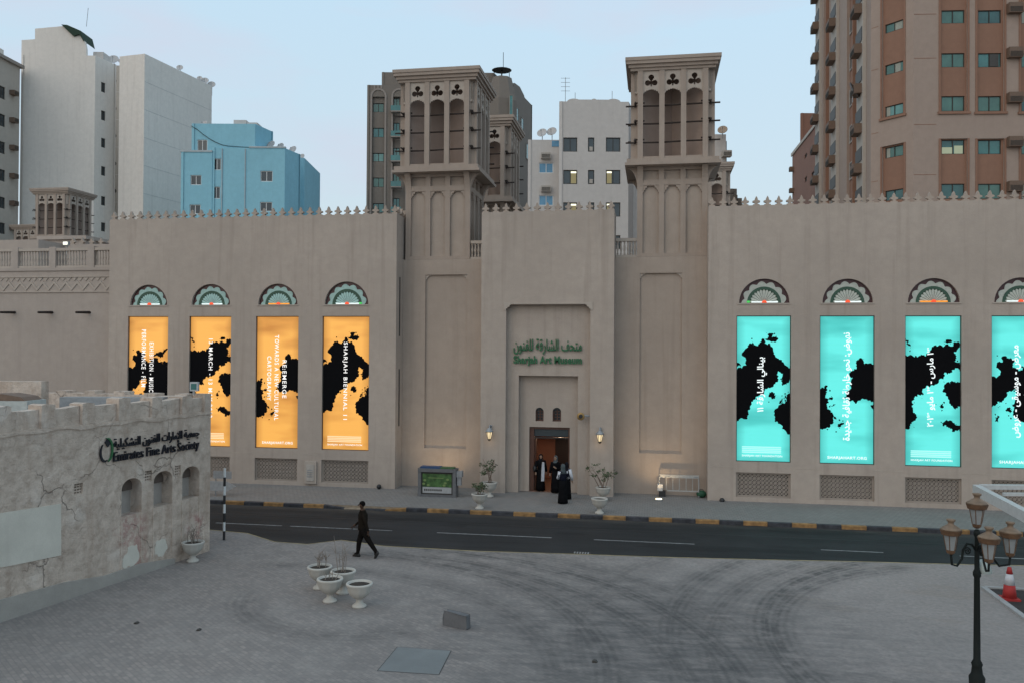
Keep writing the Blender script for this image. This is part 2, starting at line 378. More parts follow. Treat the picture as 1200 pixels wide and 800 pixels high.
# lane dashes: painted sheets
m_lane = plain('worn_white_line', (.20, .20, .20), .8, 0, .35, 6)
for (a, b_) in (((272,604.6),(345,608.4)), ((350,611),(465,617.4)), ((515,621),(648,626.4)), ((697,628.6),(813,632.8)), ((957,637.6),(1027,639.6)), ((120,597),(215,602)), ((1110,641),(1200,643.5))):
    p, q = gnd(*a, ZR+.004), gnd(*b_, ZR+.004); Y = -7.72
    o = MB().add([(p.x, Y-.05, ZR+.004),(q.x, Y-.05, ZR+.004),(q.x, Y+.05, ZR+.004),(p.x, Y+.05, ZR+.004)], [(0,1,2,3)]).build('lane_dash', m_lane); tag(o, kind='structure')
o = MB().add([(XL,-6.1,ZR+.004),(XR,-6.1,ZR+.004),(XR,-6.05,ZR+.004),(XL,-6.05,ZR+.004)],[(0,1,2,3)]).build('asphalt_joint', plain('tar_joint',(.02,.02,.021),.7)); tag(o, kind='structure')
# painted kerb stones
m_ky, m_kb = plain('kerb_yellow', (.26,.145,.055), .8, 0, .5, 3.5), plain('kerb_black', (.034,.035,.042), .75, 0, .6, 3.5)
m_kg = plain('kerb_bare', (.27,.21,.15), .85, 0, .2, 5)
k0, k9 = gnd(267.6, 585, 0).x, gnd(472, 597.5, 0).x; KL = (k9 - k0) / 9
ke = MB().box(XL, KY+.17, -.3, XR, KY+.18, -.004).build('kerb', m_kg); tag(ke, kind='structure')
def kstone(h0, h1):
    g = .006; y0, y1 = KY, KY+.176
    return [(g,y0+.02,h0),(KL-g,y0+.02,h1),(KL-g,y1,h1),(g,y1,h0),(g,y0,h0-.02),(KL-g,y0,h1-.02),(g,y0,-.3),(KL-g,y0,-.3),(g,y1,-.3),(KL-g,y1,-.3)], [(0,1,2,3),(4,5,1,0),(6,7,5,4),(6,4,0,3,8),(7,9,2,1,5)]
kmesh = {}
for i in range(-14, 62):
    h0 = h1 = 0.012
    if i in (6, 7): h0 = h1 = -.085
    if i == 5: h1 = -.085
    if i == 8: h0 = -.085
    mt = m_ky if i % 2 == 0 else m_kb
    if i in (6, 7): mt = m_kg if i == 6 else m_kb
    key = (h0, h1, mt.name)
    if key not in kmesh: kmesh[key] = MB().add(*kstone(h0, h1)).mesh('kerb_stone', mt)
    inst('kerb_stone', kmesh[key], ke, (k0 + i*KL, 0, 0))
# patch, drain and planting bed let into the plaza
p = [gnd(x, y, ZP+.004) for (x, y) in ((466,757.5),(528,762),(514,789.5),(443,785))]
m_patch = stucco('patch_cement', (.185,.195,.195), var=.12, streak=0, bs=.3, big=1.2)
cq = sum(p, Vector())/4; o = MB().add([tuple((q-cq)*1.035+cq)[:2]+(ZP+.003,) for q in p], [(0,1,2,3)]).build('patch_joint', plain('patch_joint_dark', (.07,.065,.062), .9)); tag(o, kind='structure')
o = MB().add([(q.x, q.y, ZP+.007) for q in p] + [(q.x, q.y, ZP-.02) for q in p], [(0,1,2,3),(0,4,5,1),(1,5,6,2),(2,6,7,3),(3,7,4,0)]).build('cement_patch', m_patch); tag(o, kind='structure')
p0, p1, p2 = gnd(1155,689,ZP), gnd(1203,724,ZP), gnd(1330,689,ZP)
m_bed = plain('dark_bed_soil', (.030,.024,.022), .95, 0, .3, 4)
sheet('planting_bed', [(p0.x,p0.y),(p2.x,p2.y),(p2.x,p1.y-6),(p1.x+1.0,p1.y-6),(p1.x,p1.y)], ZP+.008, m_bed)
m_conc = stucco('pale_concrete', (.36,.355,.35), var=.08, streak=.1, bs=.2, big=1)
bk = tag(MB().box(p0.x-.02, p0.y-.02, ZP-.05, p0.x-.01, p0.y-.01, ZP+.02).build('bed_kerb', m_conc), kind='structure')
d = (Vector((p1.x,p1.y,0))-Vector((p0.x,p0.y,0))).normalized(); fr = Frame(p0, d, (d.y, -d.x))
for k in range(14):
    MB().fbox(fr, k*.62, ZP-.05, -.02, k*.62+.61, ZP+.055, .12).build('kerb_stone', m_conc, bk)
for k in range(6):
    MB().box(p0.x+k*.9, p0.y-.02, ZP-.05, p0.x+k*.9+.89, p0.y+.1, ZP+.05).build('kerb_stone', m_conc, bk)

# ------------------------------------------------------------------ art museum
ZW = 12.45
mus = thing('museum_building', (-4.6, 0.5, 0), 'long sand coloured museum with arched fanlights, crenellated roofline and tall entrance portal', 'museum')
f0 = facade(0.0)
def arch(x0, x1, z, r=None, n=20):
    c, a = (x0+x1)/2, (x1-x0)/2; r = r or a
    return [(c + a*math.cos(math.pi*k/n), z + r*math.sin(math.pi*k/n)) for k in range(n+1)]
def rect(x0, z0, x1, z1): return [(x0,z0),(x1,z0),(x1,z1),(x0,z1)]
BZ0, BZ1, GZ0, GZ1, FZ = 1.68, 7.80, .18, 1.22, 8.33
LB = [(-24.88,-22.77), (-21.67,-19.54), (-18.29,-16.18), (-15.01,-12.75)]
RB = [(3.47,5.68), (6.83,8.98), (10.16,12.30), (13.42,15.56)]
def wing(x0, x1, bays):
    holes = []
    for (a, b) in bays:
        holes += [rect(a, BZ0, b, BZ1), arch(a+.10, b-.06, FZ), rect(a, GZ0, b, GZ1)]
    MB().slab(f0, rect(x0, -.1, x1, ZW), holes, -.45, 0).build('wall', m_wall, mus)
    MB().box(x0, .452, -.1, x0+.4, 20, ZW-.003).box(x1-.4, .452, -.1, x1, 20, ZW-.003).box(x0+.41, 19.6, -.1, x1-.41, 20, ZW-.004).build('side_wall', m_wall, mus)
    MB().box(x0+.405, .455, ZW-.4, x1-.405, 19.59, ZW-.2).build('roof', m_conc, mus)
    # shallow plinth line and horizontal render joint
    n = sorted(bays); cuts = [x0] + [c for b in n for c in b] + [x1]
    for i in range(0, len(cuts), 2): MB().fbox(f0, cuts[i]+.02, 1.43, 0, cuts[i+1]-.02, 1.45, .008).build('render_joint', m_trim, mus)
wing(-25.9, -11.49, LB)
wing(2.30, 22.0, RB)
# fanlights
m_maroon = plain('maroon_glass', (.06,.02,.022), .4)
m_pale = plain('pale_plaster_tracery', (.45,.47,.42), .7); m_paleT = plain('teal_glow_tracery', (.36,.52,.48), .7); m_petT = plain('teal_glow_petal', (.40,.60,.56), .7)  # teal copies: glow from inside painted into the plaster colour
m_green = plain('green_tracery', (.035,.085,.055), .6)
m_strip = emit('white_tube', (.9,1,1), .9); m_red = emit('red_lamp', (1,.10,.03), .9); m_pale2 = plain('petal_plaster', (.50,.52,.46), .7)
m_grn = emit('green_lamp', (.1,.8,.15), .6); m_orange_l = emit('orange_lamp', (1,.35,.03), 1.0)
def fan(a, b, i):
    x0, x1 = a+.10, b-.06; c, r = (x0+x1)/2, (x1-x0)/2; z = FZ; n = 56
    fw = MB().slab(f0, arch(x0-.02, x1+.02, z-.002, n=28), (), -.16, -.12).build('fanlight_window', m_maroon, mus)
    def fanpoly(f): return [(c + f(t)*math.cos(t), z + f(t)*math.sin(t)) for t in [math.pi*k/n for k in range(n+1)]]
    ring = lambda t: r*(.78 + .12*abs(math.sin(t*6.5)))
    MB().slab(f0, fanpoly(ring) + [(c + .66*r*math.cos(t), z + .66*r*math.sin(t)) for t in [math.pi*k/n for k in range(n, -1, -1)]], (), -.119, -.095).build('scalloped_rim', m_paleT if i < 4 else m_pale, fw)
    MB().slab(f0, fanpoly(lambda t: .675*r) + [(c + .56*r*math.cos(t), z + .56*r*math.sin(t)) for t in [math.pi*k/n for k in range(n, -1, -1)]], (), -.119, -.08).build('green_arch', m_green, fw)
    mb = MB(); K = 13
    for k in range(K):
        t0, t1 = math.pi*(k+.07)/K, math.pi*(k+.93)/K; tm = (t0+t1)/2; rr = .565*r
        pg = [(c + .06*r*math.cos(tm), z + .06*r*math.sin(tm))]
        for j in range(6):
            t = t0 + (t1-t0)*j/5; q = rr*(.88 + .12*math.sin(math.pi*j/5)); pg.append((c + q*math.cos(t), z + q*math.sin(t)))
        mb.slab(f0, pg, (), -.119, -.098)
    MB().slab(f0, fanpoly(lambda t: .57*r), (), -.1195, -.112).build('backing', m_green, fw)
    mb.build('petals', m_petT if i < 4 else m_pale2, fw)['kind'] = 'stuff'
    MB().fbox(f0, c-.5*r, z+.02, -.095, c+.55*r, z+.07, -.06).build('light_tube', m_strip if i % 4 != 2 else m_orange_l, fw)
    MB().slab(f0, arch(c-.09, c+.11, z+.01, .11, 8), (), -.059, -.03).build('red_lamp', m_red if i % 3 != 3 else m_orange_l, fw)
    if i in (3, 4):
        q = c + (.62*r if i == 3 else -.62*r); MB().slab(f0, rect(q-.06, z+.015, q+.06, z+.1), (), -.079, -.05).build('green_lamp', m_grn, fw)
    MB().fbox(f0, x0-.07, z-.05, -.2, x1+.05, z-.004, .03).build('sill', m_trim, fw)
# lattice vents
m_lat = stucco('lattice_gypsum', (.33,.28,.24), var=.06, streak=.1, bs=.1)
vent_mesh = {}
def vent(a, b):
    wv, hv = b-a, GZ1-GZ0
    v = MB().fbox(f0, a+.002, GZ0+.002, -.40, b-.002, GZ1-.002, -.36).build('vent_grille', m_reveal, mus)
    mb = MB(); t = .035
    mb.fbox(f0, a, GZ0, -.2, b, GZ0+.08, -.1).fbox(f0, a, GZ1-.08, -.2, b, GZ1, -.1).fbox(f0, a, GZ0+.081, -.2, a+.08, GZ1-.081, -.1).fbox(f0, b-.08, GZ0+.081, -.2, b, GZ1-.081, -.1)
    mb.build('frame', m_lat, v)
    mb = MB(); nx, nz = 12, 5; cx, cz = (wv-.16)/nx, (hv-.16)/nz
    for i in range(nx):
        for j in range(nz):
            x, z = a+.08+i*cx, GZ0+.08+j*cz
            for (p, q) in (((x,z),(x+cx,z+cz)), ((x,z+cz),(x+cx,z))):
                dx, dz = q[0]-p[0], q[1]-p[1]; l = math.hypot(dx,dz); ox, oz = -dz/l*t*.5, dx/l*t*.5
                dd = -.12 if dz > 0 else -.125
                mb.slab(f0, [(p[0]+ox,p[1]+oz),(p[0]-ox,p[1]-oz),(q[0]-ox,q[1]-oz),(q[0]+ox,q[1]+oz)], (), -.18, dd, back=False)
        mb.fbox(f0, a+.08+i*cx-.012, GZ0+.08, -.18, a+.08+i*cx+.012, GZ1-.08, -.13)
    for j in range(1, nz): mb.fbox(f0, a+.08, GZ0+.08+j*cz-.012, -.18, b-.08, GZ0+.08+j*cz+.012, -.128)
    mb.build('lattice', m_lat, v)['kind'] = 'stuff'
for i, (a, b) in enumerate(LB + RB): fan(a, b, i); vent(a, b)
# merlons: one small spade-shaped finial each
mp_ = [(-.15,0),(.15,0),(.15,.06),(.06,.09),(.06,.13),(.17,.17),(.17,.23),(.07,.27),(.05,.36),(0,.46),(-.05,.36),(-.07,.27),(-.17,.23),(-.17,.17),(-.06,.13),(-.06,.09),(-.15,.06)]
mp_ = [(x*.9, z*.9) for x, z in mp_]
ml = MB().slab(Frame((0,0),(1,0),(0,-1)), mp_, (), -.075, .075).mesh('merlon', m_wall2)
ml2 = MB().slab(Frame((0,0),(1,0),(0,-1)), [(x*.55 if abs(x) > .1 else x, z) for x, z in mp_], (), -.075, .075).mesh('merlon', m_trim)
def merlons(x0, x1, y, z, step=.45, rz=0.0):
    n = round((x1-x0)/step)
    for i in range(n+1): inst('merlon', ml, mus, (x0+(x1-x0)*i/n, y, z-.004), rz)
merlons(-25.75, -11.62, .16, ZW); merlons(2.45, 16.6, .16, ZW, .455)
for k in range(1, 5): inst('merlon', ml, mus, (-11.65, .16+.5*k, ZW-.004), math.pi/2)
for k in range(1, 4): inst('merlon', ml, mus, (2.46, .16+.5*k, ZW-.004), math.pi/2)
# recessed bays below the wind towers, each with a tall blind niche
fb = facade(1.0); ZB = 10.45
def bay(x0, x1, n0, n1, nz0, nz1):
    w_ = MB().slab(fb, rect(x0+.002, -.1, x1-.002, ZB), [rect(n0, nz0, n1, nz1)], -.12, 0).build('recess_wall', m_wall2, mus)
    MB().fbox(fb, n0-.1, nz0-.1, -.20, n1+.1, nz1+.1, -.121).build('niche_panel', m_wall2, w_)
    for sx, e in ((1, n0), (-1, n1)):
        MB().slab(fb, [(e, nz1),(e+sx*.24, nz1),(e+sx*.23, nz1-.05),(e+sx*.14,nz1-.06),(e+sx*.13,nz1-.11),(e+sx*.07,nz1-.12),(e+sx*.06,nz1-.20),(e,nz1-.22)], (), -.12, -.05).build('niche_corner', m_trim, w_)
    MB().fbox(fb, x0+.002, ZB-.30, -4, x1-.002, ZB-.003, -.121).build('roof', m_conc, mus)
zz = onY(522, 322, 1.0)[1]; zb = onY(522, 525, 1.0)[1]
bay(-11.49, -7.54, onY(498,400,1)[0], onY(547,400,1)[0], zb, zz)
zz = onY(775, 320, 1.0)[1]; zb = onY(775, 531, 1.0)[1]
bay(-1.68, 2.30, onY(749.5,400,1)[0], onY(799,400,1)[0], zb, zz)
# narrow slots in the return of the wing
for (za, zc) in ((9.6, 6.9), (5.4, 2.8)):
    MB().box(-11.49, .45, zc, -11.47, .56, za).build('slot', m_reveal, mus)
# balustrades between tower and portal
def baluster_run(x0, x1, y, z, h=.85):
    b = MB().box(x0, y-.08, z+h-.14, x1, y+.08, z+h).box(x0, y-.07, z-.004, x1, y+.07, z+.10).build('balustrade', m_trim, mus)
    n = max(2, round((x1-x0)/.16)); pr = [(.035,.10),(.05,.16),(.03,.24),(.055,.38),(.045,.48),(.03,.58),(.05,h-.17),(.04,h-.139)]
    me = MB().lathe(pr, 8).mesh('baluster', m_trim)
    for i in range(n): inst('baluster', me, b, (x0+(i+.5)*(x1-x0)/n, y, z))
baluster_run(-8.30, -7.56, 1.12, ZB); baluster_run(-1.66, -.74, 1.12, ZB)
# portal: three planes stepping back to the door
PX0, PX1 = -7.54, -1.68; ZPT = 12.40
a0, a1 = onY(592.5,450,-.06)[0], onY(691.5,450,-.06)[0]; az = onY(640,357,-.06)[1]
fp = facade(-.06); g0 = [(PX0,-.1),(a0,-.1),(a0,az),(a1,az),(a1,-.1),(PX1,-.1),(PX1,ZPT),(PX0,ZPT)]
po = MB().slab(fp, g0, (), -.34, 0).build('portal_wall', m_wall, mus)
for sx, e in ((1, a0), (-1, a1)):
    MB().slab(fp, [(e-sx*.10,az+.10),(e+sx*.22,az+.10),(e+sx*.22,az-.0),(e+sx*.16,az-.02),(e+sx*.15,az-.09),(e+sx*.07,az-.10),(e+sx*.06,az-.17),(e,az-.18),(e,az-.24),(e-sx*.10,az-.24)], (), -.2, .03).build('portal_corner', m_trim, po)
MB().fbox(fp, a0-.1, az+.02, 0, a1+.1, az+.08, .025).build('portal_lintel', m_trim, po)
fq = facade(.28); b0, b1 = onY(607.5,500,.28)[0], onY(677,500,.28)[0]; bz = onY(640,440,.28)[1]
MB().slab(fq, [(a0-.3,-.1),(b0,-.1),(b0,bz),(b1,bz),(b1,-.1),(a1+.3,-.1),(a1+.3,az+.3),(a0-.3,az+.3)], (), -.30, 0).build('portal_wall', m_wall, mus)
fd = facade(.60); d0, d1 = onY(620,540,.6)[0], onY(667.5,540,.6)[0]; dz = onY(640,500,.6)[1]
wz = [onY(627.5,493,.6), onY(637,493,.6), onY(647.5,493,.6), onY(657.5,493,.6)]; wt = onY(640,482,.6)[1]
def slit(x0, x1): return [(x0, wz[0][1]), (x1, wz[0][1])] + arch(x0, x1, wt)
MB().slab(fd, [(b0-.3,-.1),(d0,-.1),(d0,dz),(d1,dz),(d1,-.1),(b1+.3,-.1),(b1+.3,bz+.3),(b0-.3,bz+.3)], [slit(wz[0][0],wz[1][0]), slit(wz[2][0],wz[3][0])], -.3, 0).build('door_wall', m_wall, mus)
m_dwood = plain('red_brown_wood', (.085,.035,.022), .5); m_dwood2 = plain('dark_wood', (.03,.018,.014), .5)
for (x0, x1) in ((wz[0][0],wz[1][0]), (wz[2][0],wz[3][0])):
    aw = MB().slab(fd, slit(x0-.01,x1+.01), (), -.28, -.24).build('arched_window', m_glass, mus)
    mb = MB().fbox(fd, x0+.01, wz[0][1], -.235, x0+.06, wt, -.15).fbox(fd, x1-.06, wz[0][1], -.235, x1-.01, wt, -.15).fbox(fd, x0+.061, wz[0][1], -.235, x1-.061, wz[0][1]+.06, -.15)
    for k in range(3): mb.fbox(fd, x0+.061, wz[0][1]+.16+k*.13, -.235, x1-.061, wz[0][1]+.19+k*.13, -.17)
    mb.fbox(fd, (x0+x1)/2-.02, wz[0][1]+.061, -.234, (x0+x1)/2+.02, wt+.1, -.171)
    mb.build('frame', m_dwood, aw)
# closed body behind the portal
MB().box(PX0, .282, -.1, a0-.302, 1.6, ZPT-.003).box(a1+.302, .282, -.1, PX1, 1.6, ZPT-.003).box(a0-.30, .282, az+.302, a1+.30, 1.6, ZPT-.003).build('portal_body', m_wall, mus)
merlons(PX0+.15, PX1-.15, .1, ZPT, .45)
for k in range(1, 3): inst('merlon', ml, mus, (PX1-.16, .1+.45*k, ZPT-.004), math.pi/2)
MB().box(-11.48, 5.2, -.1, 2.29, 5.4, ZB-.4).build('back_wall', m_wall2, mus)
# door and the lit lobby
df = MB().fbox(fd, d0, .0, -.24, d0+.20, dz, -.10).fbox(fd, d1-.07, 0, -.24, d1, dz, -.10).fbox(fd, d0+.201, dz-.10, -.24, d1-.071, dz, -.10).build('door_frame', m_dwood, mus)
m_clear, nt, b = newmat('clear_glass'); b.inputs['Base Color'].default_value = (.9,.95,.95,1); b.inputs['Transmission Weight'].default_value = 1; b.inputs['Roughness'].default_value = .02; b.inputs['IOR'].default_value = 1.1
MB().fbox(fd, d0+.201, dz-.52, -.22, d1-.071, dz-.46, -.12).build('transom_bar', m_dwood2, df)
MB().fbox(fd, d0+.201, dz-.42, -.19, d1-.071, dz-.101, -.175).build('transom_pane', m_glass, df)
dl = MB().fbox(fd, d0+.205, .02, -.75, d0+.26, dz-.53, -.26).build('door_leaf', m_dwood, mus)
MB().fbox(fd, d0+.262, .9, -.7, d0+.30, 1.0, -.4).build('push_bar', m_grey, dl)
m_lob = stucco('lobby_plaster', (.34,.17,.115), var=.05, streak=.05, bs=.1); m_lobf = plain('lobby_floor', (.22,.13,.09), .35)
MB().box(d0-1.6, 4.6, .0, d1+1.6, 4.7, 3.6).box(d0-1.7, .92, 0, d0-1.6, 4.7, 3.6).box(d1+1.6, .92, 0, d1+1.7, 4.7, 3.6).build('lobby_wall', m_lob, mus)
MB().box(d0-1.6, .92, 3.3, d1+1.6, 4.59, 3.4).build('lobby_ceiling', m_lob, mus)
MB().box(d0-1.6, .60, -.02, d1+1.6, 4.59, .012).build('lobby_floor', m_lobf, mus)
MB().box(d1-1.1, 4.5, .4, d1+.5, 4.595, 2.0).build('lobby_picture', m_dwood2, mus)
MB().box(d0+.3, 3.0, 2.35, d1+.4, 3.1, 3.3).build('lobby_beam', m_dwood, mus)
ll = MB().lathe([(.04,0),(.09,.05),(.09,.12),(.03,.16)], 10, (d1-.35, 2.2, 2.85)).build('lobby_lamp', emit('lobby_bulb', (1,.55,.2), 6), mus, True)
lt = bpy.data.lights.new('lobby_light', 'POINT'); lo = bpy.data.objects.new('lobby_light', lt); col.objects.link(lo); lt.energy = 48; lt.color = (1,.68,.46); lt.shadow_soft_size = .15
lo.parent = mus; lo.location = Vector((d1-.6, 2.4, 2.6)) - WO[mus.name]
# ------------------------------------------------------------------ lettering
AR = {}
for ch, base, n in (('ا',0xFE8D,2),('ب',0xFE8F,4),('ة',0xFE93,2),('ت',0xFE95,4),('ث',0xFE99,4),('ج',0xFE9D,4),('ح',0xFEA1,4),('خ',0xFEA5,4),('د',0xFEA9,2),('ذ',0xFEAB,2),('ر',0xFEAD,2),('ز',0xFEAF,2),
                    ('س',0xFEB1,4),('ش',0xFEB5,4),('ص',0xFEB9,4),('ض',0xFEBD,4),('ط',0xFEC1,4),('ع',0xFEC9,4),('غ',0xFECD,4),('ف',0xFED1,4),('ق',0xFED5,4),('ك',0xFED9,4),('ل',0xFEDD,4),('م',0xFEE1,4),
                    ('ن',0xFEE5,4),('ه',0xFEE9,4),('و',0xFEED,2),('ى',0xFEEF,2),('ي',0xFEF1,4),('إ',0xFE87,2),('أ',0xFE83,2),('\ue000',0xFEF9,2),('\ue001',0xFEFB,2)):
    AR[ch] = (base, n)
def arabic(t):
    t = t.replace('لإ', '\ue000').replace('لا', '\ue001'); out = []
    for i, ch in enumerate(t):
        if ch not in AR: out.append(ch); continue
        base, n = AR[ch]
        prv = i > 0 and t[i-1] in AR and AR[t[i-1]][1] == 4
        nxt = i+1 < len(t) and t[i+1] in AR and n == 4
        k = (3 if prv and nxt else 2 if nxt else 1 if prv else 0)
        out.append(chr(base + k))
    res, num = [], []
    for ch in reversed(out):
        if '\u0660' <= ch <= '\u0669': num.insert(0, ch)
        else: res += num; num = []; res.append(ch)
    return ''.join(res + num)
def glyphs(text, depth, bold, space):
    c = bpy.data.curves.new('lettering', 'FONT'); c.body = text; c.size = 1.0; c.resolution_u = 3
    c.extrude = 0.0; c.offset = bold; c.space_character = space; c.align_x = 'LEFT'; c.fill_mode = 'FRONT'
    o = bpy.data.objects.new('lettering', c); me = bpy.data.meshes.new_from_object(o)
    bpy.data.objects.remove(o); bpy.data.curves.remove(c)
    bm = bmesh.new(); bm.from_mesh(me); bpy.data.meshes.remove(me)
    bmesh.ops.remove_doubles(bm, verts=bm.verts, dist=1e-5)
    g = bmesh.ops.extrude_face_region(bm, geom=list(bm.faces))
    for v in g['geom']:
        if isinstance(v, bmesh.types.BMVert): v.co.z += 1.0
    vs = [v.co.copy() for v in bm.verts]; bm.verts.index_update(); fs = [tuple(v.index for v in f.verts) for f in bm.faces]; bm.free()
    return vs, fs
def lettering(parent, text, fr, box, mat, d=0.0, depth=.03, rot=0, bold=0.0, space=1.0, name='lettering'):
    vs, fs = glyphs(text, depth, bold, space)
    x0, x1 = min(v.x for v in vs), max(v.x for v in vs); y0, y1 = min(v.y for v in vs), max(v.y for v in vs)
    s0, z0, s1, z1 = box; out = []
    for v in vs:
        a, b = (v.x-x0)/(x1-x0), (v.y-y0)/(y1-y0)
        if rot == 90: a, b = 1-b, a
        elif rot == -90: a, b = b, 1-a
        out.append(fr.P(s0+(s1-s0)*a, z0+(z1-z0)*b, d + depth*v.z))
    return MB().add(out, fs).build(name, mat, parent)

# ------------------------------------------------------------------ backlit banners
def banner_mat(name, hi, lo, seed):
    m, nt, b = newmat(name); b.inputs['Base Color'].default_value = (*[x*.4 for x in hi], 1); b.inputs['Roughness'].default_value = .5
    n = noise(nt, pos(nt, (.30, 1, 1.1), loc=(seed*7.3, 0, seed*3.1)), .8, 3, .5); t = noise(nt, pos(nt, (.05, 1, 9)), 1.0, 2, .5)
    c = mixc(nt, rng(nt, n, .30, .50), lo, hi); c = mixc(nt, rng(nt, t, .4, .7, 0, .12), c, tuple(x*.7 for x in hi))
    g = nd(nt, 'ShaderNodeTexCoord'); sp_ = nd(nt, 'ShaderNodeSeparateXYZ'); nt.links.new(g.outputs['Generated'], sp_.inputs[0])     # light falloff to the box edge, painted into the emission colour
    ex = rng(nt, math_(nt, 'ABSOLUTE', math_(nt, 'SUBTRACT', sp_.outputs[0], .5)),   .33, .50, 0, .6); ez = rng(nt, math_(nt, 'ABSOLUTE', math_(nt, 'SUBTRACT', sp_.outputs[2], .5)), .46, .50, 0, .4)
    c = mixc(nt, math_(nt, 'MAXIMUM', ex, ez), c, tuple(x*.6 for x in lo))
    nt.links.new(c, b.inputs['Emission Color']); b.inputs['Emission Strength'].default_value = 0.93; return m
m_bblack = plain('banner_black_print', (.006,.006,.007), .9, 0, .1); m_bblack.node_tree.nodes['Principled BSDF'].inputs['Specular IOR Level'].default_value = .05; m_bwhite = emit('banner_white_print', (1.0,.98,.95), .95); m_bwhite2 = emit('banner_white_print_cool', (.93,1,1), .95)
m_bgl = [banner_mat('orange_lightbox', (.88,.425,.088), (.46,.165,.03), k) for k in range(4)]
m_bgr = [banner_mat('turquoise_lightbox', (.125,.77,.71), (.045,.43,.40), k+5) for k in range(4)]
m_soft = {0: emit('orange_small_print', (1,.70,.40), .95), 1: emit('turquoise_small_print', (.42,.93,.88), .95)}
def rough(pts, seed, amp=.035, it=4):
    rd = random.Random(seed); p = list(pts)
    for k in range(it):
        q = []
        for i in range(len(p)):
            a, b = p[i], p[(i+1) % len(p)]; q.append(a)
            L_ = math.hypot(b[0]-a[0], (b[1]-a[1])*2.8)
            if L_ > .022 and not ((a[0] <= 0.001 and b[0] <= 0.001) or (a[0] >= .999 and b[0] >= .999)):
                j = L_*.34; q.append(((a[0]+b[0])/2 + rd.uniform(-j, j), (a[1]+b[1])/2 + rd.uniform(-j, j)/2.8))
        p = q
    return [(min(1, max(0, x)), y) for x, y in p]
def clean(p):
    o = []
    for a in p:
        if not o or math.hypot(a[0]-o[-1][0], a[1]-o[-1][1]) > 1e-4: o.append(a)
    return o
MAPS = {
 'A': [[(0,.73),(.12,.71),(.22,.67),(.26,.62),(.33,.575),(.45,.545),(.58,.50),(.70,.47),(.88,.47),(1,.43),(1,.36),(.85,.30),(.70,.25),(.62,.185),(.55,.19),(.48,.15),(.42,.19),(.36,.20),(.30,.175),(.18,.22),(.18,.34),(.05,.355),(0,.37)],
       [(.70,.66),(.80,.61),(.92,.56),(1,.53),(1,.81),(.9,.78),(.78,.74),(.72,.70)], [(.60,.545),(.68,.52),(.73,.55),(.66,.57)], [(.52,.155),(.58,.125),(.70,.12),(.66,.145),(.78,.15),(.62,.17)], [(.80,.60),(.84,.575),(.87,.58),(.84,.605)], [(0,.32),(.06,.33),(.08,.345),(0,.35)], [(.84,.57),(.9,.54),(.93,.55)]],
 'B': [[(.55,.40),(.62,.37),(.69,.35),(.70,.30),(.75,.28),(.81,.295),(.83,.325),(1,.345),(1,.58),(.92,.57),(.82,.56),(.70,.58),(.56,.575),(.54,.50),(.58,.45)],
       [(0,.50),(.08,.49),(.13,.47),(.14,.50),(.10,.54),(.15,.58),(.13,.63),(.20,.65),(.25,.70),(.20,.745),(.1,.765),(0,.77)], [(.30,.745),(.38,.725),(.46,.72),(.44,.735),(.34,.75)], [(.16,.56),(.24,.55),(.22,.57)], [(.18,.61),(.3,.60),(.26,.615)], [(.96,.60),(1,.595),(1,.63)], [(.2,.69),(.3,.685),(.28,.70)]],
 'C': [[(0,.26),(.12,.26),(.22,.275),(.28,.255),(.45,.235),(.70,.21),(.86,.20),(.90,.17),(1,.185),(.96,.22),(.89,.245),(.90,.30),(1,.33),(1,.365),(.85,.36),(.72,.375),(.63,.42),(.50,.46),(.38,.475),(.28,.53),(.16,.56),(.12,.60),(.20,.66),(.12,.72),(.08,.755),(0,.745)],
       [(.70,.485),(.75,.445),(.86,.43),(1,.45),(1,.60),(.92,.62),(.80,.57),(.74,.53)], [(.64,.705),(.75,.69),(.86,.705),(1,.725),(1,.765),(.9,.77),(.80,.745),(.70,.735)], [(0,.15),(.06,.16),(.1,.2),(.02,.19)], [(.7,.17),(.8,.155),(.86,.165),(.76,.18)], [(.62,.60),(.68,.58),(.70,.61)]],
 'D': [[(0,.395),(.14,.39),(.13,.35),(.18,.27),(.34,.27),(.38,.34),(.48,.36),(.60,.33),(.75,.35),(.86,.37),(1,.345),(1,.69),(.85,.66),(.70,.64),(.62,.69),(.48,.69),(.38,.655),(.36,.58),(.46,.52),(.40,.48),(.28,.50),(.22,.55),(.08,.585),(0,.61)],
       [(.62,.31),(.72,.28),(.86,.27),(.98,.245),(.90,.285),(.75,.31)], [(.06,.67),(.14,.66),(.12,.70),(.06,.695)], [(.25,.62),(.32,.60),(.33,.64)]],
}
SIDE = [('D','EXHIBITION - MUSIC -','PERFORMANCE - FILM'), ('C','13 MARCH - 13 MAY 2013'), ('B','RE:EMERGE','TOWARDS A NEW CULTURAL','CARTOGRAPHY'), ('A','SHARJAH BIENNIAL 11')]
ARB = [('A','بينالي الشارقة ١١'), ('B','نهوض: نحو خارطة ثقافية جديدة'), ('C','١٣ مارس - ١٣ مايو ٢٠١٣'), ('D','معرض - موسيقى - عروض','أداء - أفلام')]
fbn = facade(.09)
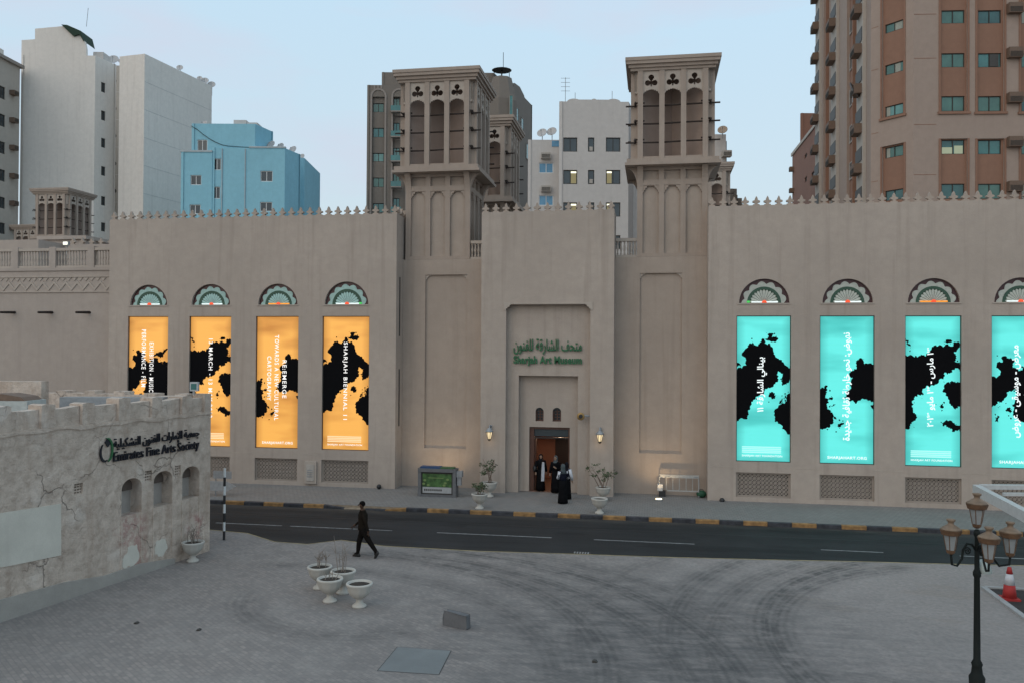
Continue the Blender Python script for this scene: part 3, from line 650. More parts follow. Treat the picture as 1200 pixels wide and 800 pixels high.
def banner(a, b, i, side):
    key = (SIDE if side == 0 else ARB)[i]
    lab = ['orange backlit banner reading EXHIBITION, farthest from the entrance, behind the parapet', 'orange backlit banner reading 13 MARCH, partly behind the old building corner',
           'orange backlit banner reading RE:EMERGE in three lines', 'orange backlit banner reading SHARJAH BIENNIAL 11, closest to the entrance'] if side == 0 else \
          ['turquoise backlit banner with Arabic lettering, closest to the entrance', 'turquoise backlit banner with the longest Arabic line, second from the entrance',
           'turquoise backlit banner with Arabic dates, third from the entrance', 'turquoise backlit banner with Arabic text, cut by the picture edge']
    x0, x1, z0, z1 = a+.03, b-.03, BZ0+.03, BZ1-.03
    t = thing('backlit_banner', ((a+b)/2, .1, BZ0), lab[i], 'banner', 'orange biennial banners' if side == 0 else 'turquoise biennial banners')
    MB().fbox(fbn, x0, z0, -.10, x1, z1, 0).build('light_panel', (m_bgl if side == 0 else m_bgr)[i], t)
    MB().fbox(fbn, a+.002, BZ0+.002, -.2, x0-.001, BZ1-.002, .03).fbox(fbn, x1+.001, BZ0+.002, -.2, b-.002, BZ1-.002, .03).fbox(fbn, x0, z1+.001, -.2, x1, BZ1-.002, .03).fbox(fbn, x0, BZ0+.002, -.2, x1, z0-.001, .03).build('frame', m_reveal, t)
    W_, H_ = x1-x0, z1-z0; mb = MB()
    for j, pg in enumerate(MAPS[key[0]]):
        q = clean(rough(pg, j*13+ord(key[0])))
        mb.slab(fbn, [(x0+W_*u_, z1-H_*v_) for u_, v_ in q], (), .002, .005, back=False)
    rq = random.Random(ord(key[0])); src = [p_ for pg in MAPS[key[0]] for p_ in pg if .04 < p_[0] < .96]
    for j in range(26):                                        # scattered small islands along the coasts
        c_ = rq.choice(src); u0, v0, s_ = c_[0]+rq.gauss(0,.05), c_[1]+rq.gauss(0,.022), rq.uniform(.006,.022)
        if not (.03 < u0 < .97): continue
        pg = [(u0+s_*rq.uniform(.5,1.3)*math.cos(k*1.05), v0+s_*.36*rq.uniform(.5,1.3)*math.sin(k*1.05)) for k in range(6)]
        mb.slab(fbn, [(x0+W_*u_, z1-H_*v_) for u_, v_ in pg], (), .002, .0045, back=False)
    mb.build('map_print', m_bblack, t)
    wm = m_bwhite if side == 0 else m_bwhite2; X = lambda u_: x0+W_*u_; Z = lambda v_: z1-H_*v_
    if side == 1 and key[0] == 'A' or side == 0 and key[0] == 'A':   # the sea inside the land
        MB().slab(fbn, [(X(u_), Z(v_)) for u_, v_ in rough([(.76,.47),(.78,.44),(.75,.40),(.79,.375),(.83,.39),(.81,.43),(.86,.455),(.83,.475)], 5)], (), .006, .009, back=False).build('sea_print', (m_bgl if side == 0 else m_bgr)[i], t)
    def put(txt, u0, u1, v0, v1): lettering(t, txt if side == 0 else arabic(txt), fbn, (X(u0), Z(v1), X(u1), Z(v0)), wm, .010, .004, -90 if side == 0 else 90, .012 if side == 0 else .02, 1.22 if side == 0 else 1.0)
    if side == 0:
        if i == 0: put(key[1], .52, .63, .20, .62); put(key[2], .32, .43, .10, .55)
        if i == 1: put(key[1], .45, .55, .17, .78)
        if i == 2: put(key[1], .62, .72, .33, .62); put(key[2], .43, .53, .14, .79); put(key[3], .25, .35, .30, .64)
        if i == 3: put(key[1], .42, .53, .19, .775)
    else:
        if i == 0: put(key[1], .38, .57, .28, .66)
        if i == 1: put(key[1], .42, .60, .11, .845)
        if i == 2: put(key[1], .38, .55, .21, .74)
        if i == 3: put(key[1], .36, .52, .19, .80); put(key[2], .58, .72, .30, .66)
    sp = m_soft[side]
    if i in (1, 3) if side == 0 else i in (0, 2):
        mb = MB()
        for k in range(4): mb.fbox(fbn, X(.10), Z(.945)+.075*k, .002, X(.84), Z(.945)+.075*k+.05, .005)
        mb.build('small_print', sp, t); lettering(t, 'SHARJAH ART FOUNDATION', fbn, (X(.10), Z(.975), X(.86), Z(.958)), wm, .002, .003, 0, .01, 1.1)
    elif not (side == 0 and i == 0):
        lettering(t, 'SHARJAHART.ORG', fbn, (X(.14), Z(.978), X(.88), Z(.953)), wm, .002, .003, 0, .015, 1.1)
for i, (a, b) in enumerate(LB): banner(a, b, i, 0)
for i, (a, b) in enumerate(RB[:4]): banner(a, b, i, 1)

# museum name over the door
m_sign = plain('green_sign_metal', (.02,.125,.05), .45, 0, .2)
sg = thing('museum_sign', onY(642,428,.28)[:1] + (.28, onY(642,428,.28)[1]), 'green Arabic and English museum name lettering above the entrance door', 'sign')
q0, q1 = onY(602,415,.28), onY(682,397,.28)
lettering(sg, arabic('متحف الشارقة للفنون'), fq, (q0[0], q0[1], q1[0], q1[1]), m_sign, .03, .06, 0, .012, 1.0, 'arabic_lettering')
q0, q1 = onY(602,428.5,.28), onY(682,417,.28)
lettering(sg, 'Sharjah Art Museum', fq, (q0[0], q0[1], q1[0], q1[1]), m_sign, .03, .06, 0, .03, 1.05, 'english_lettering')

# ------------------------------------------------------------------ wind towers
def trefoil(cx, cz, r):
    cs = [(0, r*1.0, r*.70), (-r*.80, -r*.28, r*.68), (r*.80, -r*.28, r*.68)]; pts = []
    for k in range(40):
        t = 2*math.pi*k/40 - math.pi/2; dx, dz = math.cos(t), math.sin(t); best = r*.25
        for (x, z, q) in cs:
            b = x*dx + z*dz; disc = b*b - (x*x+z*z-q*q)
            if disc >= 0: best = max(best, b + math.sqrt(disc))
        if abs(t + math.pi/2) < .17 or abs(t - 1.5*math.pi) < .17: best = r*1.15
        pts.append((cx + dx*best, cz + dz*best))
    return pts
def make_tower(label, group):
    HB, HU, HC, BW = 1.53, 1.82, 2.06, .30
    t = thing('wind_tower', (0,0,0), label, 'wind tower', group)
    zb, zm, zm2, ztop, zc = 10.455, 14.42, 14.72, 19.17, 18.62
    cols = [-1.40, -.467, .467, 1.40]; cw = .115
    sides = [Frame((0,-1), (1,0), (0,-1)), Frame((1,0), (0,1), (1,0)), Frame((0,1), (-1,0), (0,1)), Frame((-1,0), (0,-1), (-1,0))]
    for k, fr in enumerate(sides):
        fr.O = Vector((0,0,0))
        bays = [(cols[j]+cw, cols[j+1]-cw) for j in range(3)]
        hb = HB - (.0 if k % 2 == 0 else .002)
        # lower shaft with blind niches
        MB().grid(fr, -HB+.001, zb, HB-.001, zm, [(a, zb+.15, b, 13.62) for a, b in bays] + [(a, 13.86, b, 14.28) for a, b in bays], HB-.14, hb).build('shaft_wall', m_tower, t)
        MB().fbox(fr, -HB+.145, zb, HB-.22, HB-.145, zm, HB-.141).build('niche_back', m_wall2, t)
        for a, b in bays:
            m_ = (a+b)/2; w2 = (b-a)/2
            pg = [(a,13.62),(a,13.30),(a+.04,13.31),(a+.05,13.40),(a+.10,13.42),(a+.11,13.50),(a+.18,13.52),(a+.19,13.59),(b-.19,13.59),(b-.18,13.52),(b-.11,13.50),(b-.10,13.42),(b-.05,13.40),(b-.04,13.31),(b,13.30),(b,13.62)]
            MB().slab(fr, pg, (), HB-.14, HB-.03).build('niche_arch', m_tower, t)
        # curved brackets carrying the overhang
        for sx in (-1, 1):
            pg = [(sx*(HB-.002), zm), (sx*(HB-.002), 13.5)] + [(sx*(HB + .44*(1-math.cos(math.pi/2*j/7))), 13.5 + .90*math.sin(math.pi/2*j/7)) for j in range(1, 8)]
            MB().slab(fr, pg, (), HB-.26, HB-.004).build('bracket', m_tower, t)
        # open upper stage
        for c in cols: MB().fbox(fr, c-cw, zm2, HU-.22, c+cw, zc-.001, HU).build('column', m_tower, t)
        e = HU-.16
        for sx in (-1, 1):
            MB().fbox(fr, sx*(e-.005) if sx < 0 else 1.516, zm2, HU-.40, -1.516 if sx < 0 else e-.005, zc, e-.10).build('corner_pier', m_tower, t)
            MB().slab(fr, [(sx*1.516, zc-.002),(sx*e, zc-.002),(sx*e, 17.75),(sx*1.6, 17.65),(sx*1.516, 17.70)], (), e-.095, e).build('corner_screen', m_trim, t)
        for a, b in bays:
            m_ = (a+b)/2
            pg = [(a,zc-.002),(a,17.62),(a+.04,17.63),(a+.07,17.73),(a+.12,17.70),(a+.16,17.78),(a+.21,17.74),(a+.25,17.80),(m_-.04,17.78),(m_,17.82),(m_+.04,17.78),(b-.25,17.80),(b-.21,17.74),(b-.16,17.78),(b-.12,17.70),(b-.07,17.73),(b-.04,17.63),(b,17.62),(b,zc-.002)]
            MB().slab(fr, pg, [trefoil(m_, 18.14, .185)], HU-.13, HU-.06).build('trefoil_screen', m_trim, t)
        for z in (15.5, 16.33, 17.12):
            zz_ = z + (.03 if k % 2 else 0)
            MB().tube([fr.P(-HU-.22, zz_, HU-.20), fr.P(-.6, zz_-.02, HU-.2), fr.P(.7, zz_+.01, HU-.2), fr.P(HU+.22, zz_+.02, HU-.20)], .038, 6).build('pole', m_wood, t)
            for sx in (-1, 1): MB().tube([fr.P(sx*1.64, zz_+.09, HU-.6), fr.P(sx*1.64, zz_+.10, HU-.16)], .04, 6).build('pole_stub', m_wood, t)
        MB().fbox(fr, -1.28, zm2, HU-.42, 1.28, zm2+.12, HU-.05).build('sill_wall', m_tower, t)
    # diagonal wind walls inside
    mb = MB()
    for sgn in (1, -1):
        u = Vector((1, sgn, 0)).normalized(); fr = Frame((0,0), (u.x, u.y), (-u.y, u.x)); mb.fbox(fr, -2.1, zm2, -.07, 2.1, zc, .07 - (.003 if sgn < 0 else 0))
    mb.build('wind_wall', m_towerin, t)
    MB().box(-HC, -HC, zm, HC, HC, zm+.12).box(-HC+.08, -HC+.08, zm+.121, HC-.08, HC-.08, zm2-.002).build('cornice', m_tower, t)
    MB().box(-HU-.02, -HU-.02, zc, HU+.02, HU+.02, zc+.12).box(-HU-.1, -HU-.1, zc+.121, HU+.1, HU+.1, zc+.26).box(-HC+.04, -HC+.04, zc+.261, HC-.04, HC-.04, zc+.40).box(-HC, -HC, zc+.401, HC, HC, ztop).build('top_cornice', m_tower, t)
    return t
G_ = 'wind towers above the museum'
tw = make_tower('wind tower with trefoil screens rising between orange banners and the entrance portal', G_)
cp = copies(tw)
tw.location = (-9.85, 2.53, 0)
o = cp(); o.location = (.80, 2.53, 0); o['label'] = 'wind tower rising between the entrance portal and the turquoise banners'
p = at(566, 47.4); o = cp(); o.location = (p.x, p.y, 0); o['label'] = 'wind tower standing behind the one beside the orange banners'
p = at(821, 57); o = cp(); o.location = (p.x, p.y, -.3); o['label'] = 'wind tower almost hidden behind the one beside the turquoise banners'
p = at(73, 68); o = cp(); o.location = (p.x, p.y, 2.6); o.scale = (.86, .86, .86); o['label'] = 'small open wind tower in front of the tall white windowless block'
p = at(41, 88); o = cp(); o.location = (p.x, p.y, 2.6); o.scale = (.86, .86, .86); o['label'] = 'tiny wind tower top peeking out beside the small open wind tower'

# ------------------------------------------------------------------ lower annex beside the museum
ax = thing('museum_annex', (-32, 1.0, 0), 'lower sand coloured annex with balustrade, zigzag frieze and wooden spouts', 'building')
fa = facade(.8); zA = onY(60, 291, .8)[1]; zf0, zf1 = onY(60,341,.8)[1], onY(60,326,.8)[1]; zr = onY(60, 314, .8)[1]
MB().box(-44, .8, -.1, -25.905, 8, zr-.15).build('wall', m_annex, ax)
MB().fbox(fa, -44, zr-.149, -.3, -25.905, zr, .06).build('parapet_base', m_annex, ax)
MB().fbox(fa, -44, zf0-.08, 0, -25.905, zf0-.02, .05).fbox(fa, -44, zf1+.03, 0, -25.905, zf1+.09, .05).build('frieze_band', m_trim, ax)
mb = MB(); x = -43.9; hz_ = zf1-zf0
while x < -26.3:
    mb.slab(fa, [(x, zf0),(x+.32, zf0+hz_*.55),(x+.64, zf0),(x+.64,zf0+.14),(x+.32,zf0+hz_*.55+.14),(x, zf0+.14)], (), 0, .035, back=False)
    mb.slab(fa, [(x+.02, zf1),(x+.16, zf1-.16),(x+.30, zf1)], (), 0, .03, back=False).slab(fa, [(x+.34, zf1),(x+.48, zf1-.16),(x+.62, zf1)], (), 0, .03, back=False); x += .64
zg = mb.build('zigzag_frieze', m_trim, ax); zg['kind'] = 'stuff'
piers = [onY(px, 300, .8)[0] for px in (-150, -100, -42, 18, 62, 107)]; pw = .36
for i, c in enumerate(piers):
    MB().fbox(fa, c-pw/2, zr+.001, -.28, c+pw/2, zA+.06, .05).build('pier', m_annex, ax)
    e = piers[i+1]-pw/2-.002 if i+1 < len(piers) else -25.91
    s = c+pw/2+.002
    MB().fbox(fa, s, zA-.14, -.24, e, zA, .02).build('rail', m_trim, ax); MB().fbox(fa, s, zr+.001, -.2, e, zr+.1, 0).build('rail', m_trim, ax)
    mb = MB(); n = max(2, int((e-s)/.15)); h = zA-.14-zr-.1
    for k in range(n):
        mb.lathe([(.03,0),(.045,.1*h),(.025,.3*h),(.05,.5*h),(.03,.75*h),(.04,h)], 6, (s+(k+.5)*(e-s)/n, .9, zr+.1))
    mb.build('balusters', m_trim, ax)['kind'] = 'stuff'
for px in (10, 54, 98):
    x_, z_ = onY(px, 366.5, .5); MB().tube([(x_+.12, .85, z_+.03), (x_-.12, .1, z_)], [.07, .055], 8).build('wooden_spout', m_wood, ax)
# roof structures behind the parapet
zq = onY(30, 281, 4)[1]; xa, xb = onY(-60, 281, 4)[0], onY(45, 281, 4)[0]
MB().box(xa, 4, zr-.5, xb, 9, zq).build('roof_room', m_annex, ax)
xa, xb = onY(48, 281, 6)[0], onY(100, 281, 6)[0]; zq = onY(70,277,6)[1]
MB().box(xa, 6, zr-.5, xb, 12, zq-.2).box(xa-.15, 5.85, zq-.199, xb+.15, 12, zq).build('roof_room', m_annex, ax)
for k in range(5):
    x_, z_ = onY(86+k*11, 285, 5)
    inst('merlon', ml, ax, (x_, 5, onY(86+k*11, 287.5, 5)[1]))
MB().box(onY(82,290,5)[0], 4.85, zr-.5, -25.91, 5.15, onY(100,287,5)[1]).build('roof_wall', m_annex, ax)
x_, z_ = onY(79, 286, 3.9)
fl = thing('roof_floodlight', (x_, 3.9, z_), 'small lit floodlight on the roof wall of the annex', 'floodlight')
MB().box(x_-.14, 3.75, z_-.1, x_+.16, 3.9, z_+.12).build('housing', m_grey, fl); MB().box(x_-.11, 3.70, z_-.06, x_+.12, 3.745, z_+.08).build('lens', emit('flood_lens', (1,1,.85), 1.6), fl)
MB().box(x_-.03, 3.85, z_-.6, x_+.03, 3.91, z_-.101).build('bracket', m_grey, fl)
# ------------------------------------------------------------------ old plastered building in the near corner
def old_plaster():
    m, nt, b = newmat('old_coral_plaster'); P = pos(nt)
    n1 = noise(nt, P, .55, 7, .65); n2 = noise(nt, P, 3.2, 7, .68); n3 = noise(nt, P, 26, 4, .6); n4 = noise(nt, pos(nt, loc=(9,3,5)), .9, 6, .6)
    c = mixc(nt, rng(nt, n1, .35, .65), (.56,.455,.375), (.66,.545,.455))
    c = mixc(nt, rng(nt, n2, .42, .68, 0, .8), c, (.37,.285,.225))
    c = mixc(nt, rng(nt, n4, .58, .70, 0, .55), c, (.66,.585,.52))
    st = noise(nt, pos(nt, (1.6,1.6,.22)), 1.0, 6, .65)
    c = mixc(nt, rng(nt, st, .52, .70, 0, .6), c, (.35,.24,.175))
    vo = nd(nt, 'ShaderNodeTexVoronoi', feature='DISTANCE_TO_EDGE', i_Scale=.62)
    wv = nd(nt, 'ShaderNodeVectorMath', operation='ADD'); nz = nd(nt, 'ShaderNodeTexNoise', i_Scale=1.1, i_Detail=5.0); nt.links.new(P, nz.inputs['Vector']); nt.links.new(P, wv.inputs[0]); nt.links.new(nz.outputs['Color'], wv.inputs[1]); nt.links.new(wv.outputs[0], vo.inputs['Vector'])
    crack = math_(nt, 'MULTIPLY', rng(nt, vo.outputs[0], .0, .009, 1, 0), rng(nt, n1, .46, .62))
    c = mixc(nt, math_(nt, 'MULTIPLY', crack, .35), c, (.17,.13,.11))
    c = mixc(nt, rng(nt, n3, .4, .75, 0, .3), c, (.33,.29,.26))
    for (px, py, rad) in ((153, 622, .75), (229, 618, .55), (160, 655, .5)):
        q = fe.P(*fe.hit(px, py)); v = nd(nt, 'ShaderNodeVectorMath', operation='SUBTRACT'); nt.links.new(P, v.inputs[0]); v.inputs[1].default_value = tuple(q)
        ln = nd(nt, 'ShaderNodeVectorMath', operation='LENGTH'); nt.links.new(v.outputs[0], ln.inputs[0])      # faded red paint
        c = mixc(nt, math_(nt, 'MULTIPLY', rng(nt, ln.outputs['Value'], rad*.4, rad, .8, 0), rng(nt, n2, .46, .6)), c, (.42,.22,.20))
    nt.links.new(c, b.inputs['Base Color']); b.inputs['Roughness'].default_value = .95
    h = math_(nt, 'ADD', math_(nt, 'ADD', n2, math_(nt, 'MULTIPLY', n3, .3)), math_(nt, 'MULTIPLY', crack, -.8)); v2 = nd(nt, 'ShaderNodeTexVoronoi', i_Scale=2.3); nt.links.new(wv.outputs[0], v2.inputs['Vector']); h = math_(nt, 'ADD', h, math_(nt, 'MULTIPLY', v2.outputs['Distance'], -.9)); bump(nt, b, h, .95, .06)
    return m
A_, B_ = gnd(0, 728, ZP), gnd(245.5, 645, ZP)
ud = (B_-A_); ud.z = 0; LW = ud.length; ud.normalize(); nn = Vector((ud.y, -ud.x, 0))
if nn.dot(CAM - A_) < 0: nn = -nn
fe = Frame(A_, ud, nn)
m_old = old_plaster()
ZE = 4.87; zp = fe.hit(60, 500.5)[1]
ef = thing('old_society_building', B_, 'old low plastered building with crenellated parapet and three arched niches', 'building')
S0 = -9.0
nich = []
for (x0, x1, y0, y1, yt) in ((142.5,166,602.5,560,571), (180,202,592,551.5,562), (213.5,233.5,583,546,556)):
    s0, s1 = fe.hit(x0, 580)[0], fe.hit(x1, 580)[0]; zb = fe.hit((x0+x1)/2, y0)[1]; zs = fe.hit((x0+x1)/2, yt)[1]; zt_ = fe.hit((x0+x1)/2, y0*0+y1)[1]
    nich.append((s0, s1, zb, zs, zt_))
vents = [(fe.hit(170,556)[0], fe.hit(178,563)[0], fe.hit(174,564)[1], fe.hit(174,551)[1]), (fe.hit(205,550)[0], fe.hit(212,557)[0], fe.hit(208,557.5)[1], fe.hit(208,545)[1]), (fe.hit(87,573)[0], fe.hit(97,573)[0], fe.hit(92,579)[1], fe.hit(92,566)[1])]
holes = [[(s0,zb),(s1,zb)] + [(q[0], q[1]) for q in [((s0+s1)/2 + (s1-s0)/2*math.cos(math.pi*k/14), zs + (zt_-zs)*math.sin(math.pi*k/14)) for k in range(15)]] for (s0,s1,zb,zs,zt_) in nich]
holes += [rect(a, c, b, d) for (a, b, c, d) in vents]
MB().slab(fe, rect(S0, -.2, LW, zp), holes, -.55, 0).build('wall', m_old, ef)
m_nich = plain('niche_panel_paint', (.36,.33,.30), .9, 0, .12, 3); m_nwood = plain('niche_wood', (.12,.095,.08), .8)
for (s0,s1,zb,zs,zt_) in nich:
    nw = MB().fbox(fe, s0-.05, zb-.05, -.50, s1+.05, zt_+.05, -.40).build('niche_back', m_nich, ef)
    MB().fbox(fe, s0, zs-.12, -.40, s1, zt_, -.34).build('shutter', m_nwood, nw); MB().fbox(fe, (s0+s1)/2-.03, zb, -.399, (s0+s1)/2+.03, zs-.121, -.36).build('mullion', m_nich, nw)
    MB().fbox(fe, s0-.03, .15, 0, s0+.03, zb-.02, .015).fbox(fe, s1-.03, .25, 0, s1+.03, zb-.02, .015).build('pilaster_edge', m_old, ef)
for (a, b, c, d) in vents:
    vb = MB().fbox(fe, a, c, -.3, b, d, -.12).build('vent_block', m_nwood, ef); mb = MB()
    for k in range(4): mb.fbox(fe, a, c+(d-c)*k/4, -.119, b, c+(d-c)*(k+.45)/4, -.05)
    for k in range(3): mb.fbox(fe, a+(b-a)*(k+.3)/3, c, -.118, a+(b-a)*(k+.6)/3, d, -.06)
    mb.build('vent_bars', m_old, vb)
def rough_xy(p, seed):
    rd_ = random.Random(seed); p = list(p)
    for it in range(3):
        q = []
        for i in range(len(p)):
            a, b = p[i], p[(i+1) % len(p)]; l_ = math.hypot(b[0]-a[0], b[1]-a[1])*.22; q += [a, ((a[0]+b[0])/2+rd_.uniform(-l_,l_), (a[1]+b[1])/2+rd_.uniform(-l_,l_))]
        p = q
    return p
MB().slab(fe, [(S0,zp-.10)] + [(S0+.35*k, zp-.10+.03*math.sin(k*1.7)+.02*math.sin(k*.9)) for k in range(1, int((LW-S0)/.35))] + [(LW,zp-.09),(LW,zp-.035)] + [(LW-.35*k, zp-.035+.012*math.sin(k*2.3)) for k in range(1, int((LW-S0)/.35))] + [(S0,zp-.03)], (), 0, .03).build('string_course', m_old, ef)
# cement plinth and later repairs
m_cem = stucco('cement_plinth', (.37,.34,.305), var=.12, streak=.1, bs=.5, big=1.3)
MB().slab(fe, [(S0,-.2),(LW-1.6,-.2),(LW-1.6,.05),(LW-3,.22),(LW-4.2,.20),(LW-5.5,.36),(LW-7.2,.42),(S0,.5)], (), 0, .07).build('plinth', m_cem, ef)
pc = [fe.hit(x, y) for (x, y) in ((-40,607),(71,589.5),(71,650),(8,663),(-40,670))]
m_patchw = stucco('whitewash_patch', (.64,.60,.52), var=.09, streak=.4, bs=.25, big=.8)
MB().slab(fe, pc, (), 0, .02).build('plaster_patch', m_patchw, ef)
for q in (((150,640),(160,637),(163,650),(158,660),(146,668),(143,655)), ((183,634),(194,630),(196,642),(186,652),(181,648))):
    MB().slab(fe, clean(rough_xy([fe.hit(*k) for k in q], 3)), (), 0, .008).build('plaster_patch', m_patchw, ef)
m_redst = plain('faded_red_stain', (.40,.26,.235), .95, 0, .2, 7)
# parapet of piers and lower panels
c0, c1 = fe.hit(57, 490)[0], fe.hit(104, 485)[0]; stp = c1-c0; pwid = fe.hit(66,490)[0]-fe.hit(49,490)[0]
rd = random.Random(4)
k = -8
while True:
    c = c0 + k*stp; k += 1
    if c + pwid/2 > LW - .2: break
    if c < S0 + .5: continue
    dz = rd.uniform(-.04, .03)
    MB().slab(fe, [(c-pwid/2, zp-.004),(c+pwid/2, zp-.004),(c+pwid/2-rd.uniform(0,.03), ZE+dz+.0),(c+rd.uniform(-.1,.1), ZE+dz+.03),(c-pwid/2+rd.uniform(0,.03), ZE+dz)], (), -.45, .0).build('parapet_pier', m_old, ef)
    e = min(c+stp-pwid/2-.003, LW-.003)
    MB().slab(fe, [(c+pwid/2+.003, zp-.004),(e, zp-.004),(e, ZE-.10+rd.uniform(-.03,.03)),((c+pwid/2+e)/2, ZE-.12),(c+pwid/2+.003, ZE-.10+rd.uniform(-.03,.03))], (), -.38, -.09).build('parapet_panel', m_old, ef)
MB().slab(fe, [(LW-.30,zp-.004),(LW,zp-.004),(LW,ZE),(LW-.30,ZE+.01)], (), -.45, .004).build('parapet_pier', m_old, ef)
# far end wall, back wall and roof
back = 12.0
fe2 = Frame(B_, (-nn.x, -nn.y), (ud.x, ud.y))
MB().fbox(fe2, .552, -.2, -.5, back, zp, 0).build('end_wall', m_old, ef)
kk = 0; s = .6
while s < back-.6:
    w_ = .45 if kk % 2 == 0 else stp-.45
    MB().fbox(fe2, s, zp-.003, -.42, min(back, s+w_-.004), (ZE if kk % 2 == 0 else ZE-.1)+rd.uniform(-.02,.02), -.02 if kk % 2 else 0).build('parapet_pier' if kk % 2 == 0 else 'parapet_panel', m_old, ef); s += w_; kk += 1
MB().fbox(fe, S0, -.2, -back, LW-.502, zp+.0, -back+.5).build('back_wall', m_old, ef)
MB().fbox(fe, S0, zp-.35, -back+.502, LW-.502, zp-.12, -.552).build('roof', m_conc, ef)
# roof clutter
s0 = fe.hit(0, 480)[0]
p = at(22, 25.0); zr2 = zt(22, 446.5, 25)
fc = Frame(p, R2.xy, (-F2).xy)
MB().fbox(fc, -4.5, zp-.12, -.4, .70, zr2, 0).build('roof_room', m_old, ef)
fr_ = Frame(at(15, 22.0), R2.xy, (-F2).xy)
ac = thing('rooftop_unit', fr_.P(-.5, zp-.12), 'pale blue rooftop cooling unit under a brown tarpaulin on the old building', 'cooling unit')
MB().fbox(fr_, -2.2, zp-.12, -.9, .40, zt(15,469.5,22), 0).build('casing', plain('pale_blue_metal', (.40,.42,.40), .6), ac)
MB().slab(fr_, [(-2.2, zt(15,469.3,22)),(.32, zt(15,469.3,22)),(.2, zt(15,465,22)),(-.3, zt(15,461.5,22)),(-.9, zt(15,462.5,22)),(-2.2, zt(15,461,22))], (), -.85, -.05).build('tarpaulin', m_rust, ac)
p = at(85, 24.5); fr_ = Frame(p, (R2*.99+F2*.1).xy, (-F2).xy)
du = thing('roof_duct', fr_.P(0, zp-.12), 'long grey metal duct lying on the roof of the old building', 'duct')
z0 = zt(85,468.5,24.5); z1 = zt(85,465,24.5)
MB().fbox(fr_, -.35, z0-.25, -.35, 2.6, z1, 0).build('duct_body', m_grey, du)
for x in (-.2, 1.0, 2.2): MB().fbox(fr_, x, zp-.119, -.3, x+.06, z0-.251, -.1).build('duct_foot', m_grey, du)
# sign on the old building
m_sblk = plain('sign_black', (.012,.012,.02), .4); m_sgrn = plain('sign_green', (.03,.13,.05), .4)
es = thing('society_sign', fe.P(fe.hit(180,530)[0], fe.hit(180,530)[1]), 'dark Arabic and English sign lettering with curled emblem on the old plastered wall', 'sign')
qa, qb = fe.hit(131.5, 528), fe.hit(232, 505); qc = fe.hit(131.5, 541.5); qd = fe.hit(232, 520.5)
def mid(px, py): return fe.hit(px, py)
z_e0 = fe.hit(180, 534.5)[1]; z_e1 = fe.hit(180, 522)[1]
lettering(es, 'Emirates Fine Arts Society', fe, (qa[0], z_e0-.04, qb[0], z_e1), m_sblk, .02, .05, 0, .008, .98, 'english_lettering')
z_a0 = fe.hit(180, 521)[1]; z_a1 = fe.hit(180, 507.5)[1]
lettering(es, arabic('جمعية الإمارات للفنون التشكيلية'), fe, (qa[0], z_a0-.02, qb[0], z_a1), m_sblk, .02, .05, 0, .006, 1.0, 'arabic_lettering')
cx, cz = fe.hit(123.5, 527); rr = .32
def arcpts(cx, cz, r, a0, a1, w0, w1, n=16, e=.62):
    o_, i_ = [], []
    for k in range(n+1):
        t = R(a0+(a1-a0)*k/n); w_ = w0 + (w1-w0)*math.sin(math.pi*k/n)
        o_.append((cx+(r+w_)*e*math.cos(t), cz+(r+w_)*math.sin(t))); i_.append((cx+(r-w_)*e*math.cos(t), cz+(r-w_)*math.sin(t)))
    return o_ + i_[::-1]
MB().slab(fe, arcpts(cx, cz, rr, -75, 95, .008, .045), (), .02, .06).build('green_curl', m_sgrn, es)
MB().slab(fe, arcpts(cx-.05, cz-.05, rr*.75, 120, 300, .008, .04), (), .02, .06).build('black_curl', m_sblk, es)
MB().slab(fe, [(cx-.06,cz+rr-.1),(cx+.02,cz+rr-.02),(cx+.12,cz+rr-.14),(cx+.04,cz+rr-.24)], (), .02, .06).build('emblem_dot', m_sblk, es)
p = fe.P(LW-.55, ZE, -.2)
cf = thing('roof_lamp', p, 'small square grey floodlight on the corner of the old building parapet', 'floodlight')
fr_ = Frame(p, R2.xy, (-F2).xy)
MB().fbox(fr_, -.03, ZE-.02, -.03, .03, ZE+.1, .03).build('stand', m_grey, cf); hd = MB().fbox(fr_, -.11, ZE+.101, -.08, .14, ZE+.38, .06).build('housing', plain('pale_metal', (.42,.44,.45), .5), cf)
MB().fbox(fr_, -.07, ZE+.15, .061, .10, ZE+.33, .068).build('lens', m_teal, hd)

# ------------------------------------------------------------------ buildings behind
WCACHE = {}
def window(parent, fr, s0, z0, s1, z1, glass, frame=m_white, mull=1, deep=.15, fw=.07):
    w_, h = round(s1-s0, 3), round(z1-z0, 3); key = (w_, h, glass.name, frame.name, mull)
    if key not in WCACHE:
        f = Frame((0,0),(1,0),(0,-1)); a = MB()
        a.fbox(f, 0, 0, 0, fw, h, .06).fbox(f, w_-fw, 0, 0, w_, h, .06).fbox(f, fw+.001, 0, 0, w_-fw-.001, fw, .06).fbox(f, fw+.001, h-fw, 0, w_-fw-.001, h, .06)
        for k in range(mull): x = fw + (w_-2*fw)*(k+1)/(mull+1); a.fbox(f, x-.03, fw+.001, 0, x+.03, h-fw-.001, .055)
        WCACHE[key] = (a.mesh('window', frame), MB().fbox(f, .01, .01, -.05, w_-.01, h-.01, .012).mesh('pane', glass))
    p = fr.P(s0, z0, -deep); ob = inst('window', WCACHE[key][0], parent, p, fr.rz())
    c = bpy.data.objects.new('pane', WCACHE[key][1]); col.objects.link(c); c.parent = ob
    return ob
def frames(pts):
    c = sum(pts, Vector((0,0,0)))/len(pts); return [seg(pts[i], pts[(i+1) % len(pts)], c) for i in range(len(pts))]
